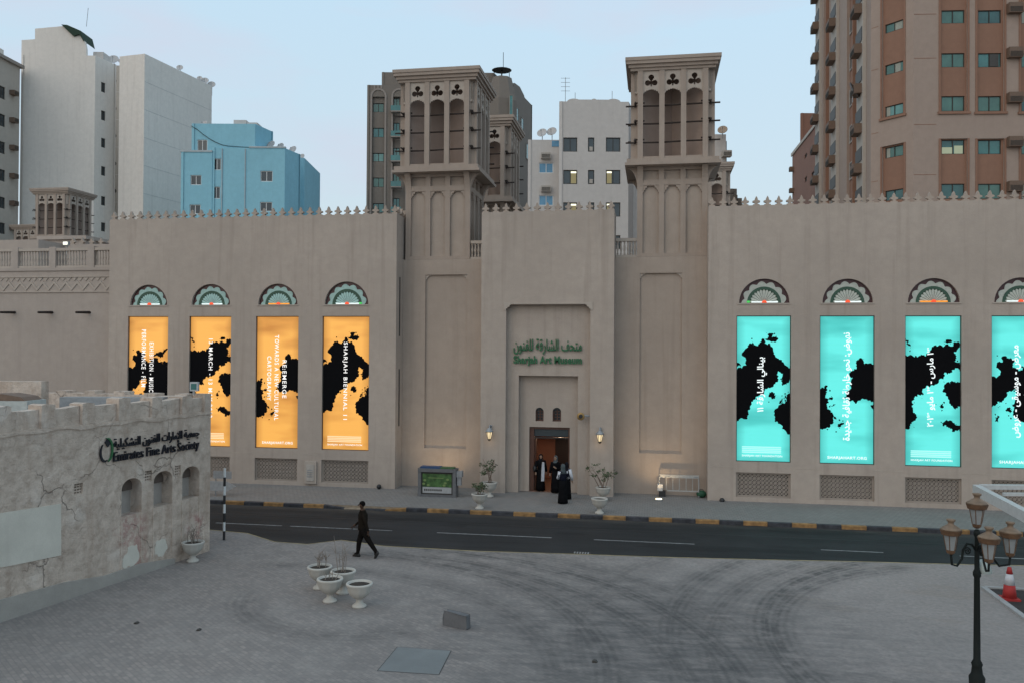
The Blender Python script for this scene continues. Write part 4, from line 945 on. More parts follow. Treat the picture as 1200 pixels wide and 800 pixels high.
def block(parent, pts, z0, z1, mat, holes={}, parapet=.0, name='wall'):
    fs = frames(pts); mb = MB()
    for i, f in enumerate(fs):
        l = (pts[(i+1) % len(pts)]-pts[i]).length
        mb.grid(f, 0, z0, l, z1, holes.get(i, []), -.3, 0)
    o = mb.build(name, mat, parent)
    tr = tessellate_polygon([[Vector((p.x, p.y, 0)) for p in pts]])
    MB().add([(p.x, p.y, z1-parapet-.002) for p in pts], [tuple(t) for t in tr]).build('roof', mat, parent)
    return fs
def box4(px0, px1, d, depth, d1=None, along=None):    # front edge by two columns, going back along the street grid
    a, b = at(px0, d), at(px1, d1 or d); v = (along or Vector((0,1,0)))
    return [a, b, b+v*depth, a+v*depth]
def rects(fr, lst): return [(*fr.hit(a, y1), *fr.hit(b, y0)) for (a, y0, b, y1) in lst]
def fixrect(h): a, b, c, d = h; return (min(a,c), min(b,d), max(a,c), max(b,d))
ALT = Vector((math.sin(R(17)), math.cos(R(17)), 0)); ALT = (F2*math.cos(R(17)) + R2*math.sin(R(17)))
acm = None
def ac_unit(parent, fr, s, z, w_=.75, h=.5, d=.45, mat=None):
    mat = mat or m_ac; key = ('ac', w_, h, d, mat.name)
    if key not in WCACHE:
        f = Frame((0,0),(1,0),(0,-1)); a = MB().fbox(f, -w_/2, 0, -.05, w_/2, h, d)
        g = MB()
        for k in range(5): g.fbox(f, -w_/2+.05, .06+k*.08, d, w_/2-.05, .1+k*.08, d+.02)
        WCACHE[key] = (a.mesh('air_conditioner', mat), g.mesh('grille', m_reveal))
    ob = inst('air_conditioner', WCACHE[key][0], parent, fr.P(s, z, 0), fr.rz())
    c = bpy.data.objects.new('grille', WCACHE[key][1]); col.objects.link(c); c.parent = ob
    return ob
DISH = None
def dish(px, py, d, r, label, face=0.0, mat=m_dish, drop=.9):
    p = at(px, d); z = zt(px, py, d); t = thing('satellite_dish', (p.x, p.y, z-r-drop), label, 'satellite dish', 'satellite dishes on the roofs')
    n = 18; prof = [(.02,0),(r*.4,.02),(r*.75,.09*r+.03),(r,.22*r+.03)]
    rot = Matrix.Rotation(face, 4, 'Z') @ Matrix.Rotation(R(62), 4, 'X'); c = Vector((p.x, p.y, z))
    mb = MB(); rg = [[c + rot @ Vector((q*math.cos(2*math.pi*k/n), q*math.sin(2*math.pi*k/n), h)) for k in range(n)] for q, h in prof]
    mb.rings(rg + [[v - rot @ Vector((0,0,.03)) for v in g] for g in rg[::-1]]); mb.build('reflector', mat, t, True)
    MB().tube([c + rot @ Vector((0,-r*.9,.1)), c + rot @ Vector((0,0,r*.9))], .025, 6).sphere(c + rot @ Vector((0,0,r*.9)), .07, 8).build('feed_arm', m_grey, t)
    MB().tube([c - rot @ Vector((0,0,.05)), Vector((p.x, p.y+.1, z-r*.5)), Vector((p.x, p.y+.1, z-r-drop))], .04, 6).build('mast', m_grey, t)

# far beige building at the picture edge
b0 = thing('beige_apartment_block', at(-10, 92), 'beige apartment block with air conditioners, cut by the picture edge', 'building')
pts = [at(-70, 82), at(19.5, 93.5), at(-10, 110), at(-110, 100)]
fr = seg(pts[0], pts[1], sum(pts, Vector())/4); ztp = zt(19, 79, 93.5)
hl = [fixrect(h) for h in rects(fr, [(x, y, x+7, y+11.5) for y in (103,135.5,167.5,200,232,262) for x in (-1,-22)])]
block(b0, pts, 0, ztp, m_cream, {0: hl})
for h in hl: window(b0, fr, *h, m_glass, m_reveal)
MB().fbox(fr, -.2, ztp, -.3, (pts[1]-pts[0]).length+.3, ztp+.35, .35).build('cornice', m_dtrim, b0)
for y in (110,142,174,207,239,268): s_, z_ = fr.hit(13.5, y); ac_unit(b0, fr, s_, z_-.2, .8, .5, .6, m_rust)
s_, z_ = fr.hit(4.5, 69); MB().fbox(fr, s_-.4, ztp+.351, -1, s_+.4, ztp+1.2, -.3).build('water_tank', m_whitebld, b0)

# tall white blocks
def tallwin(px0, px1, ys, h): return [(px0, y, px1, y+h) for y in ys]
b1 = thing('white_block', at(60, 95), 'tall blank white block with dark green awning and one column of windows', 'building')
pts = [at(21, 94.5), at(108, 94.5), at(108, 94.5)+ALT*3.2, at(21, 94.5)+ALT*3.2]
fs = frames(pts); f1 = fs[1]; zA1 = zt(60, 64, 94.5)
hl = [fixrect(h) for h in rects(f1, tallwin(118.5, 123.6, (98,131,163,196,231,261.5), 9.5))]
block(b1, pts, 0, zA1, m_whitebld, {1: hl})
for h in hl: window(b1, f1, *h, m_glass, m_reveal)
f0_ = fs[0]
MB().slab(f0_, [(0,zA1-.2),(f0_.hit(101,70)[0],zA1-.2),(f0_.hit(101,59)[0], zt(101,56,94.5)),(f0_.hit(99.5,50)[0], zt(99,48,94.5)),(f0_.hit(94,40)[0], zt(94,40,94.5)),(f0_.hit(87,42)[0], zt(87,42,94.5)),(f0_.hit(74,40)[0], zt(74,29.5,94.5)),(f0_.hit(41,40)[0], zt(41,32.5,94.5)),(f0_.hit(41,45)[0], zt(41,45,94.5)),(0, zt(22,46,94.5))], (), -.35, .003).build('stepped_gable', m_whitebld, b1)
MB().slab(f0_, [(f0_.hit(73,30)[0], zt(73,28.5,94.5)),(f0_.hit(80,30)[0], zt(80,29,94.5)),(f0_.hit(96,36)[0], zt(96,36,94.5)),(f0_.hit(99,50)[0], zt(99,48,94.5)),(f0_.hit(94,40)[0], zt(94,40,94.5)),(f0_.hit(87,44)[0], zt(87,42,94.5))], (), -2.4, .25).build('awning', plain('dark_green_canvas', (.012,.035,.02), .8), b1)
MB().fbox(f0_, f0_.hit(103,60)[0], zA1, -3, f0_.hit(115,60)[0], zt(108,55.5,94.5), -1.2).build('parapet_block', m_whitebld2, b1)
MB().tube([(*at(97,96).xy, zt(97,30,96)), (*at(99,96).xy, zt(99,8,96))], .03, 5).build('antenna', m_grey, b1)
b2 = thing('white_block', at(190, 100), 'tall white block with blank receding side beside the blue building', 'building')
pts = [at(136.5, 95), at(166, 94), at(166, 94)+ALT*12, at(136.5, 95)+ALT*12]
block(b2, pts, 0, zt(166, 62, 94), m_whitebld)
fB = frames(pts)[1]; LB_ = (pts[2]-pts[1]).length; zB2 = zt(166, 62, 94)
mb = MB()
for k in range(1, 9): mb.fbox(fB, 0.05, zB2-3.2*k, 0, LB_-.05, zB2-3.2*k+.05, .012)
mb.build('render_joint', m_whitebld2, b2)
b3 = thing('pale_link_block', at(133, 108), 'narrow cream stair block with small round openings between white blocks', 'building')
pts = [at(124, 107), at(146, 107), at(146, 112), at(124, 112)]
fr = seg(pts[0], pts[1], Vector((0,500,0))); zt3 = zt(133, 76, 107)
block(b3, pts, 0, zt3, m_cream)
for y in (95,127.5,159.5,192,224,257):
    s_, z_ = fr.hit(134.5, y); MB().slab(fr, [(s_+.22*math.cos(t), z_+.25*math.sin(t)) for t in [2*math.pi*k/14 for k in range(14)]], (), 0, .03).build('round_opening', m_reveal, b3)
    MB().fbox(fr, s_-1, z_-1.5, 0, s_+1.2, z_-1.42, .03).build('floor_band', m_whitebld2, b3)
for (px, py, dd, r, la) in ((129.5,69.5,100,.62,'grey satellite dish between the two tall white blocks'), (138.5,71,100,.35,'tiny satellite dish at the near edge of the blank white block'), (207.5,79,107,.42,'small satellite dish alone on the sloping edge of the white block'),
                            (231,91.5,110,.36,'smallest of three satellite dishes at the far end of the white block'), (237,94.5,110.5,.52,'middle of three satellite dishes at the far end of the white block'), (245,99,111,.52,'outermost of three satellite dishes at the far end of the white block')):
    dish(px, py, dd, r, la, R(20))

# turquoise building
bb = thing('turquoise_building', at(290, 86), 'turquoise painted apartment building with small white framed windows', 'building')
D = 86.0
wins = [(231,164,243,177), (249,186,259,199.5), (223,205.5,236,217), (305,200.5,319.5,213), (248,219,258,233), (222,240,235,251), (304.5,237,319,248)]
main = [at(222, D), at(296.5, D), at(296.5, D)+ALT*3.3, at(222, D)+ALT*3.3]
lowl = [at(210, D-.4), at(246.5, D-.4), at(246.5, D-.4)+ALT*2, at(210, D-.4)+ALT*9]
lowr = [at(246.5, D-.3), at(332, D-.3), at(332, D-.3)+ALT*3, at(246.5, D-.3)+ALT*3]
zb1, zb2, zb3 = zt(260,144.5,D), zt(228,179,D), zt(310,174,D)
f_ = frames(lowl)[0]; h1 = [fixrect(h) for h in rects(f_, [wins[2], wins[5]])]
block(bb, lowl, 0, zb2, m_blue, {0: h1}); [window(bb, f_, *h, m_glass, m_white) for h in h1]
f_ = frames(lowr)[0]; h1 = [fixrect(h) for h in rects(f_, [wins[1], wins[3], wins[4], wins[6]])]
block(bb, lowr, 0, zb3, m_blue, {0: h1}); [window(bb, f_, *h, m_glass if h[0] < 5 else m_glass, m_white) for h in h1]
f_ = frames(main)[0]; h1 = [fixrect(h) for h in rects(f_, [wins[0]])]
block(bb, [p + ALT*.02 for p in main], min(zb2, zb3)-3, zb1, m_blue, {0: h1}); [window(bb, f_, *h, m_glass, m_white) for h in h1]
q = at(350, D+7); block(bb, [at(340, D+4.5), at(355, D+5), at(373.5, D+13), at(360, D+18)], 0, zt(355,185,D+5), m_blue)
m_bluetrim = stucco('pale_blue_trim', (.45,.50,.52), var=.05, streak=.1, bs=.1)
f_ = frames(lowl)[0]; MB().fbox(f_, -.1, zb2, -.3, (lowl[1]-lowl[0]).length, zb2+.18, .08).build('coping', m_bluetrim, bb)
f_ = frames(lowr)[0]; s_ = f_.hit(292,174)[0]; MB().fbox(f_, s_, zb3, -.3, (lowr[1]-lowr[0]).length+.05, zb3+.16, .08).build('coping', m_bluetrim, bb)
f_ = frames(main)[0]
cz_ = [f_.hit(224+k*7.2, y) for k, y in enumerate((148,152,158,163,167,170,171.5,172,172.5,173,173.3))]
MB().tube([f_.P(a, z, .05) for a, z in cz_], .03, 5).build('hanging_cable', m_black, bb)
for px in (262, 289):
    s_ = f_.hit(px, 160)[0]; MB().tube([f_.P(s_, 3, .36), f_.P(s_, zb3-.1, .36)], .05, 6).build('downpipe', m_bluetrim, bb)
for (a, b, y) in ((270,285,137), (286,298,140)): MB().fbox(f_, f_.hit(a,y)[0], zb1, -3, f_.hit(b,y)[0], zt(a,y,D), -1).build('water_tank', m_whitebld2, bb)
for (px, py, dd, r, la) in ((316,170,88,.5,'satellite dish lying tilted on the turquoise lower roof'), (327,172,89,.45,'middle satellite dish on the turquoise lower roof'), (341.5,176,92,.5,'satellite dish above the receding side of the turquoise building'), (352,184,95,.4,'satellite dish on the far corner of the turquoise building'),(237,146,90,.45,'satellite dish on the top roof of the turquoise building')):
    dish(px, py, dd, r, la, R(-15), drop=.5)

# grey brown tower behind the first wind tower
bg_ = thing('grey_brown_tower', at(500, 107), 'grey brown apartment tower with arched window strips behind the wind tower', 'building')
D = 107.0
pts = [at(428, D), at(600, D), at(600, D)+ALT*9, at(428, D)+ALT*9]
fr = frames(pts)[0]; zt0 = zt(440, 99, D); zt1 = zt(460, 83, D)
rows = [(120.5,131), (149.5,160.5), (179,189), (208,219), (238,249), (267,278)]
hl = [fixrect(h) for h in rects(fr, [(436.5, y0, 449.5, y1) for y0, y1 in rows] + [(460, y0-6, 468, y1) for y0, y1 in rows])]
strip = [fixrect(h) for h in rects(fr, [(434.5, 112, 451.5, 290), (459, 112, 476, 290)])]
block(bg_, pts, 0, zt0, m_dgrey, {0: strip})
fs_ = Frame(fr.P(0, 0, -.28), fr.u, fr.n)
for i, st_ in enumerate(strip):
    hh = [h for h in hl if st_[0]-.05 <= h[0] <= st_[2]]
    hh = [(max(h[0], st_[0]+.05), h[1], min(h[2], st_[2]-.05), h[3]) for h in hh]
    MB().grid(fs_, st_[0]-.1, 0, st_[2]+.1, st_[3]+1.0, hh, -.3, 0).build('strip_wall', m_dgrey, bg_)
    for h in hh: window(bg_, fs_, *h, m_tealv[int(h[1]*7) % 4], m_reveal)
    c, r_ = (st_[0]+st_[2])/2, (st_[2]-st_[0])/2
    top = [(c+(r_+.18)*math.cos(math.pi*k/16), st_[3]-.15+(r_+.18)*math.sin(math.pi*k/16)) for k in range(17)]
    inn = [(c+(r_-.05)*math.cos(math.pi*k/16), st_[3]-.15+(r_-.05)*math.sin(math.pi*k/16)) for k in range(16, -1, -1)]
    MB().slab(fr, [(c+r_+.18, 3)] + top + [(c-r_-.18, 3), (c-r_+.05, 3)] + inn + [(c+r_-.05, 3)], (), -.02, .14).build('arched_surround', m_dtrim, bg_)
    MB().slab(fr, [(c+(r_-.04)*math.cos(math.pi*k/16), st_[3]-.2+(r_-.04)*math.sin(math.pi*k/16)) for k in range(17)], (), 0, .05).build('arch_panel', m_dgrey, bg_)
for k in range(3):
    a = fr.hit(438+k*4, 105)[0]; MB().fbox(fr, a, zt0-.75, 0, a+.22, zt0-.05, .06).build('dentil', m_dtrim, bg_)
for (y0, y1) in rows:      # small balconies with glazed fronts
    h = fixrect((*fr.hit(459, y1+1), *fr.hit(471, y1-5))); MB().fbox(fr, h[0], h[1]-.15, 0, h[2], h[1], .9).build('balcony_slab', m_dtrim, bg_); MB().fbox(fr, h[0], h[1]+.001, .84, h[2], h[3], .88).build('balcony_pane', m_teal, bg_)
up = [at(445, D+.3), at(577, D+.3), at(577, D)+ALT*8, at(445, D)+ALT*8]
block(bg_, up, zt0-.5, zt1, m_dgrey)
f_ = frames(up)[0]; MB().fbox(f_, f_.hit(506,72)[0], zt1, -5, f_.hit(528,72)[0], zt(515,72.5,D), -2).build('stair_head', plain('green_grey', (.07,.10,.09), .6), bg_)
# gabled right flank and octagonal turret
fl_ = seg(at(600, D), at(600, D)+ALT*9, at(500, D+5))
hg = lambda px, py: fl_.hit(px, py)
gp = [(0,0),(hg(622.5,200)[0],0),hg(622.5,158),hg(618.5,142),hg(618,128),hg(614,112),hg(609,102),hg(603,97.5),hg(599.8,97)]
gp[-1] = (0, gp[-1][1])
MB().slab(fl_, gp, (), -.6, .02).build('gable_wall', m_dgrey, bg_)
for px, y0, y1 in ((604,128,142),(604,160,175),(610,140,153),(616,170,186)):
    a, b = fl_.hit(px, y1), fl_.hit(px+3.0, y0); window(bg_, Frame(fl_.P(0,0,.06), fl_.u, fl_.n), a[0], a[1], b[0], b[1], m_teal, m_dtrim, 0, 0)
c = at(586, D-.5); zz1 = zt(586, 93, D); zz0 = zt(586,150,D)-6
MB().lathe([(2.0,0),(2.0,zz1-zz0-3.0),(1.3,zz1-zz0),(.2,zz1-zz0+.01)], 8, (c.x, c.y, zz0)).build('turret', m_dgrey, bg_)
MB().tube([(c.x,c.y,zz1),(c.x,c.y,zz1+1.1)], .09, 6).tube([(c.x-1,c.y,zz1-.1),(c.x-1,c.y,zz1+1.1)], .05, 5).tube([(c.x+1,c.y,zz1-.1),(c.x+1,c.y,zz1+1.1)], .05, 5).tube([(c.x+.2,c.y,zz1+1.0),(c.x+.2,c.y,zz1+3.4)], .04, 5).build('mast', m_black, bg_)
MB().lathe([(1.25,1.04),(1.05,1.14),(.7,1.26),(.1,1.3),(.1,1.22),(.7,1.18),(1.3,1.08)], 14, (c.x, c.y, zz1)).build('canopy', m_black, bg_)
s_ = Frame(c, R2.xy, (-F2).xy); window(bg_, Frame(s_.P(0,0,2.02), s_.u, s_.n), 1.0, zt(590,145,D), 1.5, zt(590,118,D), m_teal, m_dtrim, 0, -.1)

# white building in the middle
bw = thing('white_apartment_building', at(690, 81), 'white flat roofed building with square dark windows between the wind towers', 'building')
D = 81.0
pts = [at(654, D), at(735.5, D), at(735.5, D)+ALT*14, at(654, D)+ALT*14]
fr = frames(pts)[0]; ztw = zt(690, 118.5, D)
cols_ = [(660, 676.5), (689, 696.5), (710, 727)]; rw = [(161.5,178), (199.5,216), (237.5,254), (276,292)]
hl = [fixrect(h) for h in rects(fr, [(a, y0, b, y1) for a, b in cols_ for y0, y1 in rw])]
block(bw, pts, 0, ztw, m_whitebld2, {0: hl})
m_lit = emit('lit_room', (.50,.42,.20), .32); m_tubeL = emit('ceiling_tube', (1,1,.8), 1.4)
for k, h in enumerate(hl):
    r_ = k % 4; c_ = k // 4
    window(bw, fr, *h, m_glass, m_reveal, 0 if c_ == 1 else 1)
    fr2 = Frame(fr.P(0,0,-.12), fr.u, fr.n); wd = h[2]-h[0]
    if r_ in (1, 2) and c_ != 1:
        a, b = (h[0]+wd*.55, h[2]-.1) if c_ == 0 else (h[0]+.1, h[0]+wd*.40)
        MB().fbox(fr2, a, h[1]+.1, 0, b, h[3]-.1, .05).build('lit_room', m_lit, bw); MB().fbox(fr2, a, h[3]-.3, .051, b, h[3]-.15, .08).build('ceiling_tube', m_tubeL, bw)
    if c_ == 1: MB().fbox(fr2, h[0]+.15, h[1]+.1, 0, h[2]-.15, h[1]+.5, .09).build('curtain', m_ac, bw)
l = (pts[1]-pts[0]).length
for c, r_ in ((l*.21, .7), (l*.5, .35), (l*.78, .7)):
    MB().slab(fr, [(c+r_*math.cos(math.pi*k/12), ztw-.05+.34*math.sin(math.pi*k/12)) for k in range(13)], (), -.3, -.003).build('parapet_scallop', m_whitebld2, bw)
MB().slab(fr, [(l*.18,ztw-.02),(l*.80,ztw-.02),(l*.76,ztw+.2),(l*.24,ztw+.2)], (), -.28, -.004).build('parapet_scallop', m_whitebld2, bw)
for (px, y0, y1) in ((661,117,90),(672.5,115,108),(716,113,106)):
    p = at(px, D+1); MB().tube([(p.x,p.y,zt(px,y0,D+1)-.4),(p.x,p.y,zt(px,y1,D+1))], .03, 5).build('antenna', m_grey, bw)
p = at(661, D+1)
mb = MB()
for k, y in enumerate((91,96,101,106)): z = zt(661,y,D+1); mb.tube([p+R2*-.45+Vector((0,0,z)), p+R2*.45+Vector((0,0,z))], .02, 5)
mb.build('antenna_elements', m_grey, bw)
pts = [at(617.5, D+2), at(655, D+2), at(655, D+2)+ALT*10, at(617.5, D+2)+ALT*10]
fr = frames(pts)[0]; D2 = D+2
hl = [fixrect(h) for h in rects(fr, [(631.5,191,648.5,203), (631.5,229,648.5,241), (631.5,267,648.5,279)])]
block(bw, pts, 0, zt(636,163.5,D2), m_whitebld2, {0: hl}, name='wing_wall')
for h in hl: window(bw, fr, *h, m_blueglass, m_white)
for y in (187, 225.5, 263): s_, z_ = fr.hit(639.5, y); ac_unit(bw, fr, s_, z_, .95, .6, .5)
s_, z_ = fr.hit(649,171); MB().fbox(fr, s_-.2, z_-.1, .01, s_+.55, z_+.5, .05).build('blue_pane', m_blueglass, bw)
for (px, py, dd, r, la) in ((634,156,84,.52,'satellite dish nearer the turret on the white lower roof'), (645.5,154.5,84,.52,'satellite dish nearer the white wall on the white lower roof')): dish(px, py, dd, r, la, R(-10), drop=.5)
b5 = thing('white_side_block', at(850, 90), 'sliver of white block behind the wind tower by turquoise banners', 'building')
D = 78
pts = [at(740, D+6), at(850, D+6), at(850, D+9), at(740, D+9)]
block(b5, pts, 0, zt(845,157,D+6), m_whitebld2)
for s_, y in ((848.5, 158),): pass
f_ = frames(pts)[0]; a, b = f_.hit(847,185), f_.hit(850,176); ac_unit(b5, Frame(f_.P(0,0,.02), f_.u, f_.n), a[0]+.3, a[1], .9, .6, .7)
dish(846, 152.5, D+5, .5, 'brownish satellite dish beside the wind tower by turquoise banners', R(-10), plain('brown_dish', (.33,.24,.17), .6), .3)
for (px0, px1, y, dd) in ((855,863,221,92), (858,869,232,96)):
    block(b5, [at(px0,dd), at(px1,dd), at(px1,dd+4), at(px0,dd+4)], 0, zt(px0,y,dd), m_dgrey)

# pink beige tower
bt = thing('pink_beige_tower', at(1100, 62), 'tall pink beige tower with terracotta window strips and teal glass', 'building')
p0, p1, p2, p3 = at(956.5, 88), at(1020, 63.8), at(1070, 61), at(1260, 60.3)
pts = [p0, p1, p2, p3, p3+Vector((0,28,0))]
ZT = zt(953, -60, 88)
fs = frames(pts); fL, fC, fF = fs[0], fs[1], fs[2]
ysF = [(-40,-24,0), (11,27,0), (61.5,78.5,0), (112,130,1), (163.5,180.5,2), (215,233,0), (266,284,0)]
ysC = [(-28,-11,0), (22,39.5,0), (70.5,88.5,0), (120,137.5,1), (169,186,2), (220.5,236,0), (270,288,0)]
rwin = random.Random(21)
def strips(fr, cols_, ys, tops, idx):
    st_, win = [], []
    for (a, b) in cols_:
        for (y0, y1) in tops: st_.append(fixrect((*fr.hit(a, y1), *fr.hit(b, y0))))
        for (y0, y1, _) in ys: win.append(fixrect((*fr.hit(a+2.5, y1), *fr.hit(b-2.5, y0))))
    return st_, win
stF, wF = strips(fF, [(1102,1134), (1145,1177), (1196,1229)], ysF, [(-90,131.5), (162.5,300)], 2)
stC, wC = strips(fC, [(1033.5,1059.5)], ysC, [(-90,139.5), (167,300)], 1)
colsL = [(964.5,970.5), (992,1001)]
ysL = []
stL = []
for (a, b) in colsL: stL.append(fixrect((*fL.hit(a, 300), *fL.hit(b, -60))))
block(bt, pts, 0, ZT, m_pink, {0: stL, 1: stC, 2: stF})
for fr, st_, win in ((fF, stF, wF), (fC, stC, wC)):
    fi = Frame(fr.P(0,0,-.16), fr.u, fr.n)
    for s_ in st_:
        hh = [h for h in win if h[0] > s_[0] and h[2] < s_[2] and h[1] > s_[1] - .5 and h[3] < s_[3] + .5]
        hh = [(h[0], max(h[1], s_[1]+.08), h[2], min(h[3], s_[3]-.05)) for h in hh]
        MB().grid(fi, s_[0]-.05, s_[1]-.05, s_[2]+.05, s_[3]+.05, hh, -.3, 0).build('strip_panel', m_terra, bt)
        for k, h in enumerate(hh):
            window(bt, fi, *h, rwin.choice(m_tealv), m_reveal, 1, .12, .05); u_ = rwin.random(); wd = h[2]-h[0]
            if u_ < .35:
                a = h[0]+.06 if u_ < .18 else h[0]+wd*.52
                MB().fbox(fi, a, h[1]+.06, -.107, a+wd*rwin.uniform(.18,.42), h[3]-.06, -.10).build('curtain', m_curtain, bt)
            elif u_ < .5: MB().fbox(fi, h[0]+wd*.52, h[1]+.07, -.06, h[0]+wd*.9, h[3]-.07, -.03).build('open_sash', m_dull, bt)
        MB().fbox(fr, s_[0]-.2, s_[1]-.18, -.15, s_[2]+.2, s_[1], .12).build('strip_sill', m_terra, bt)
        MB().fbox(fr, s_[0]-.12, s_[1]+.001, -.1, s_[0]-.001, s_[3], .06).build('strip_edge', m_terra, bt); MB().fbox(fr, s_[2]+.001, s_[1]+.001, -.1, s_[2]+.12, s_[3], .06).build('strip_edge', m_terra, bt)
m_litg = emit('lit_office', (.50,.56,.38), .45)
for (a, b, y0, y1) in ((1120,1130,170,179.5), (1104.5,1118,172,179.5)):
    h = fixrect((*fF.hit(a, y1), *fF.hit(b, y0))); MB().fbox(fF, h[0], h[1], -.30, h[2], h[3], -.235).build('lit_room', m_litg, bt)
for y in (9, 61, 113.5, 165, 217): s_, z_ = fF.hit(1187.5, y+5); ac_unit(bt, fF, s_, z_-.2, .98, .74, .45, m_rust)
# storey joints in the cladding
mb = MB()
for y in (16, 68, 146, 205): z_ = zt(1085, y, 61); mb.fbox(fF, .05, z_, 0, stF[0][0]-.3, z_+.04, .012); mb.fbox(fC, .05, z_, 0, stC[0][0]-.3, z_+.04, .012)
mb.build('storey_joint', m_terra, bt)
# receding side: window recesses, pilasters and boxed air conditioners
fiL = Frame(fL.P(0,0,-.25), fL.u, fL.n)
LL = (p1-p0).length; fh = 3.2
zbase = fL.hit(1011, 44)[1] % fh
for (s0, z0, s1, z1) in stL:
    MB().fbox(fiL, s0-.05, 0, -.2, s1+.05, ZT, 0).build('strip_panel', m_terra, bt)
    z = 12 + zbase
    while z < ZT-3:
        window(bt, fiL, s0+.15, z, s1-.15, z+1.5, m_glass, m_ac, 1, -.02, .08); z += fh
for px, w_ in ((1011, 1.5), (980, 1.7), (960.5, 1.6)):
    s_ = fL.hit(px, 200)[0]
    MB().fbox(fL, s_-w_*.75, 5, 0, s_+w_*.75, ZT, .25).build('bay_strip', m_whitebld2 if False else m_cream, bt)
    z = 12 + zbase + fL.hit(px, 44)[1]*0
    while z < ZT:
        ac_unit(bt, Frame(fL.P(0,0,.25), fL.u, fL.n), s_+.1, z-.75, w_, .75, .6, m_rust)
        MB().fbox(fL, s_-w_*.9, z+.25, .251, s_+w_*.6, z+1.35, .30).build('bay_window', m_dull, bt); z += fh
for px in (971, 1003): 
    s_ = fL.hit(px, 200)[0]; MB().fbox(fL, s_-.15, 5, 0, s_+.15, ZT, .3).build('pilaster', m_terra, bt)
dish(999, 106, 66.6, .7, 'dark satellite dish fixed to the receding side of the pink tower', R(60), plain('dark_dish', (.12,.11,.11), .5), .2)
# brown building behind it
bk_ = thing('brown_building', at(940, 110), 'dark brown stepped building behind the pink beige tower', 'building')
D = 112
q = [at(928, D+8), at(962, D-14), at(990, D-8), at(960, D+14)]
fr = frames(q)[0]; hl = [fixrect(h) for h in rects(fr, [(943,179,945.5,187), (943,206,945.5,215), (951,200,954,210)])]
block(bk_, q, 0, zt(928,182,D+8), m_brown, {0: hl})
for h in hl: window(bk_, fr, *h, m_glass, m_reveal, 0)
MB().slab(fr, [(0,zt(928,182,D+8)-.1),((q[1]-q[0]).length,zt(928,182,D+8)-.1),((q[1]-q[0]).length,fr.hit(958,142)[1]),(0,zt(928,181,D+8)+.2)], (), -.4, .02).build('stepped_gable', m_brown, bk_)
MB().slab(fr, [fr.hit(928,184),fr.hit(958,146),fr.hit(958,142.5),fr.hit(928,180.5)], (), .02, .15).build('coping', m_cream, bk_)
q = [at(938, D+4), at(965, D+4), at(965, D+12), at(938, D+12)]
block(bk_, q, 0, zt(938,132,D+4), m_brown)
for y in (201, 226): s_, z_ = fr.hit(930, y); ac_unit(bk_, fr, s_, z_, .9, .6, .6, m_rust)
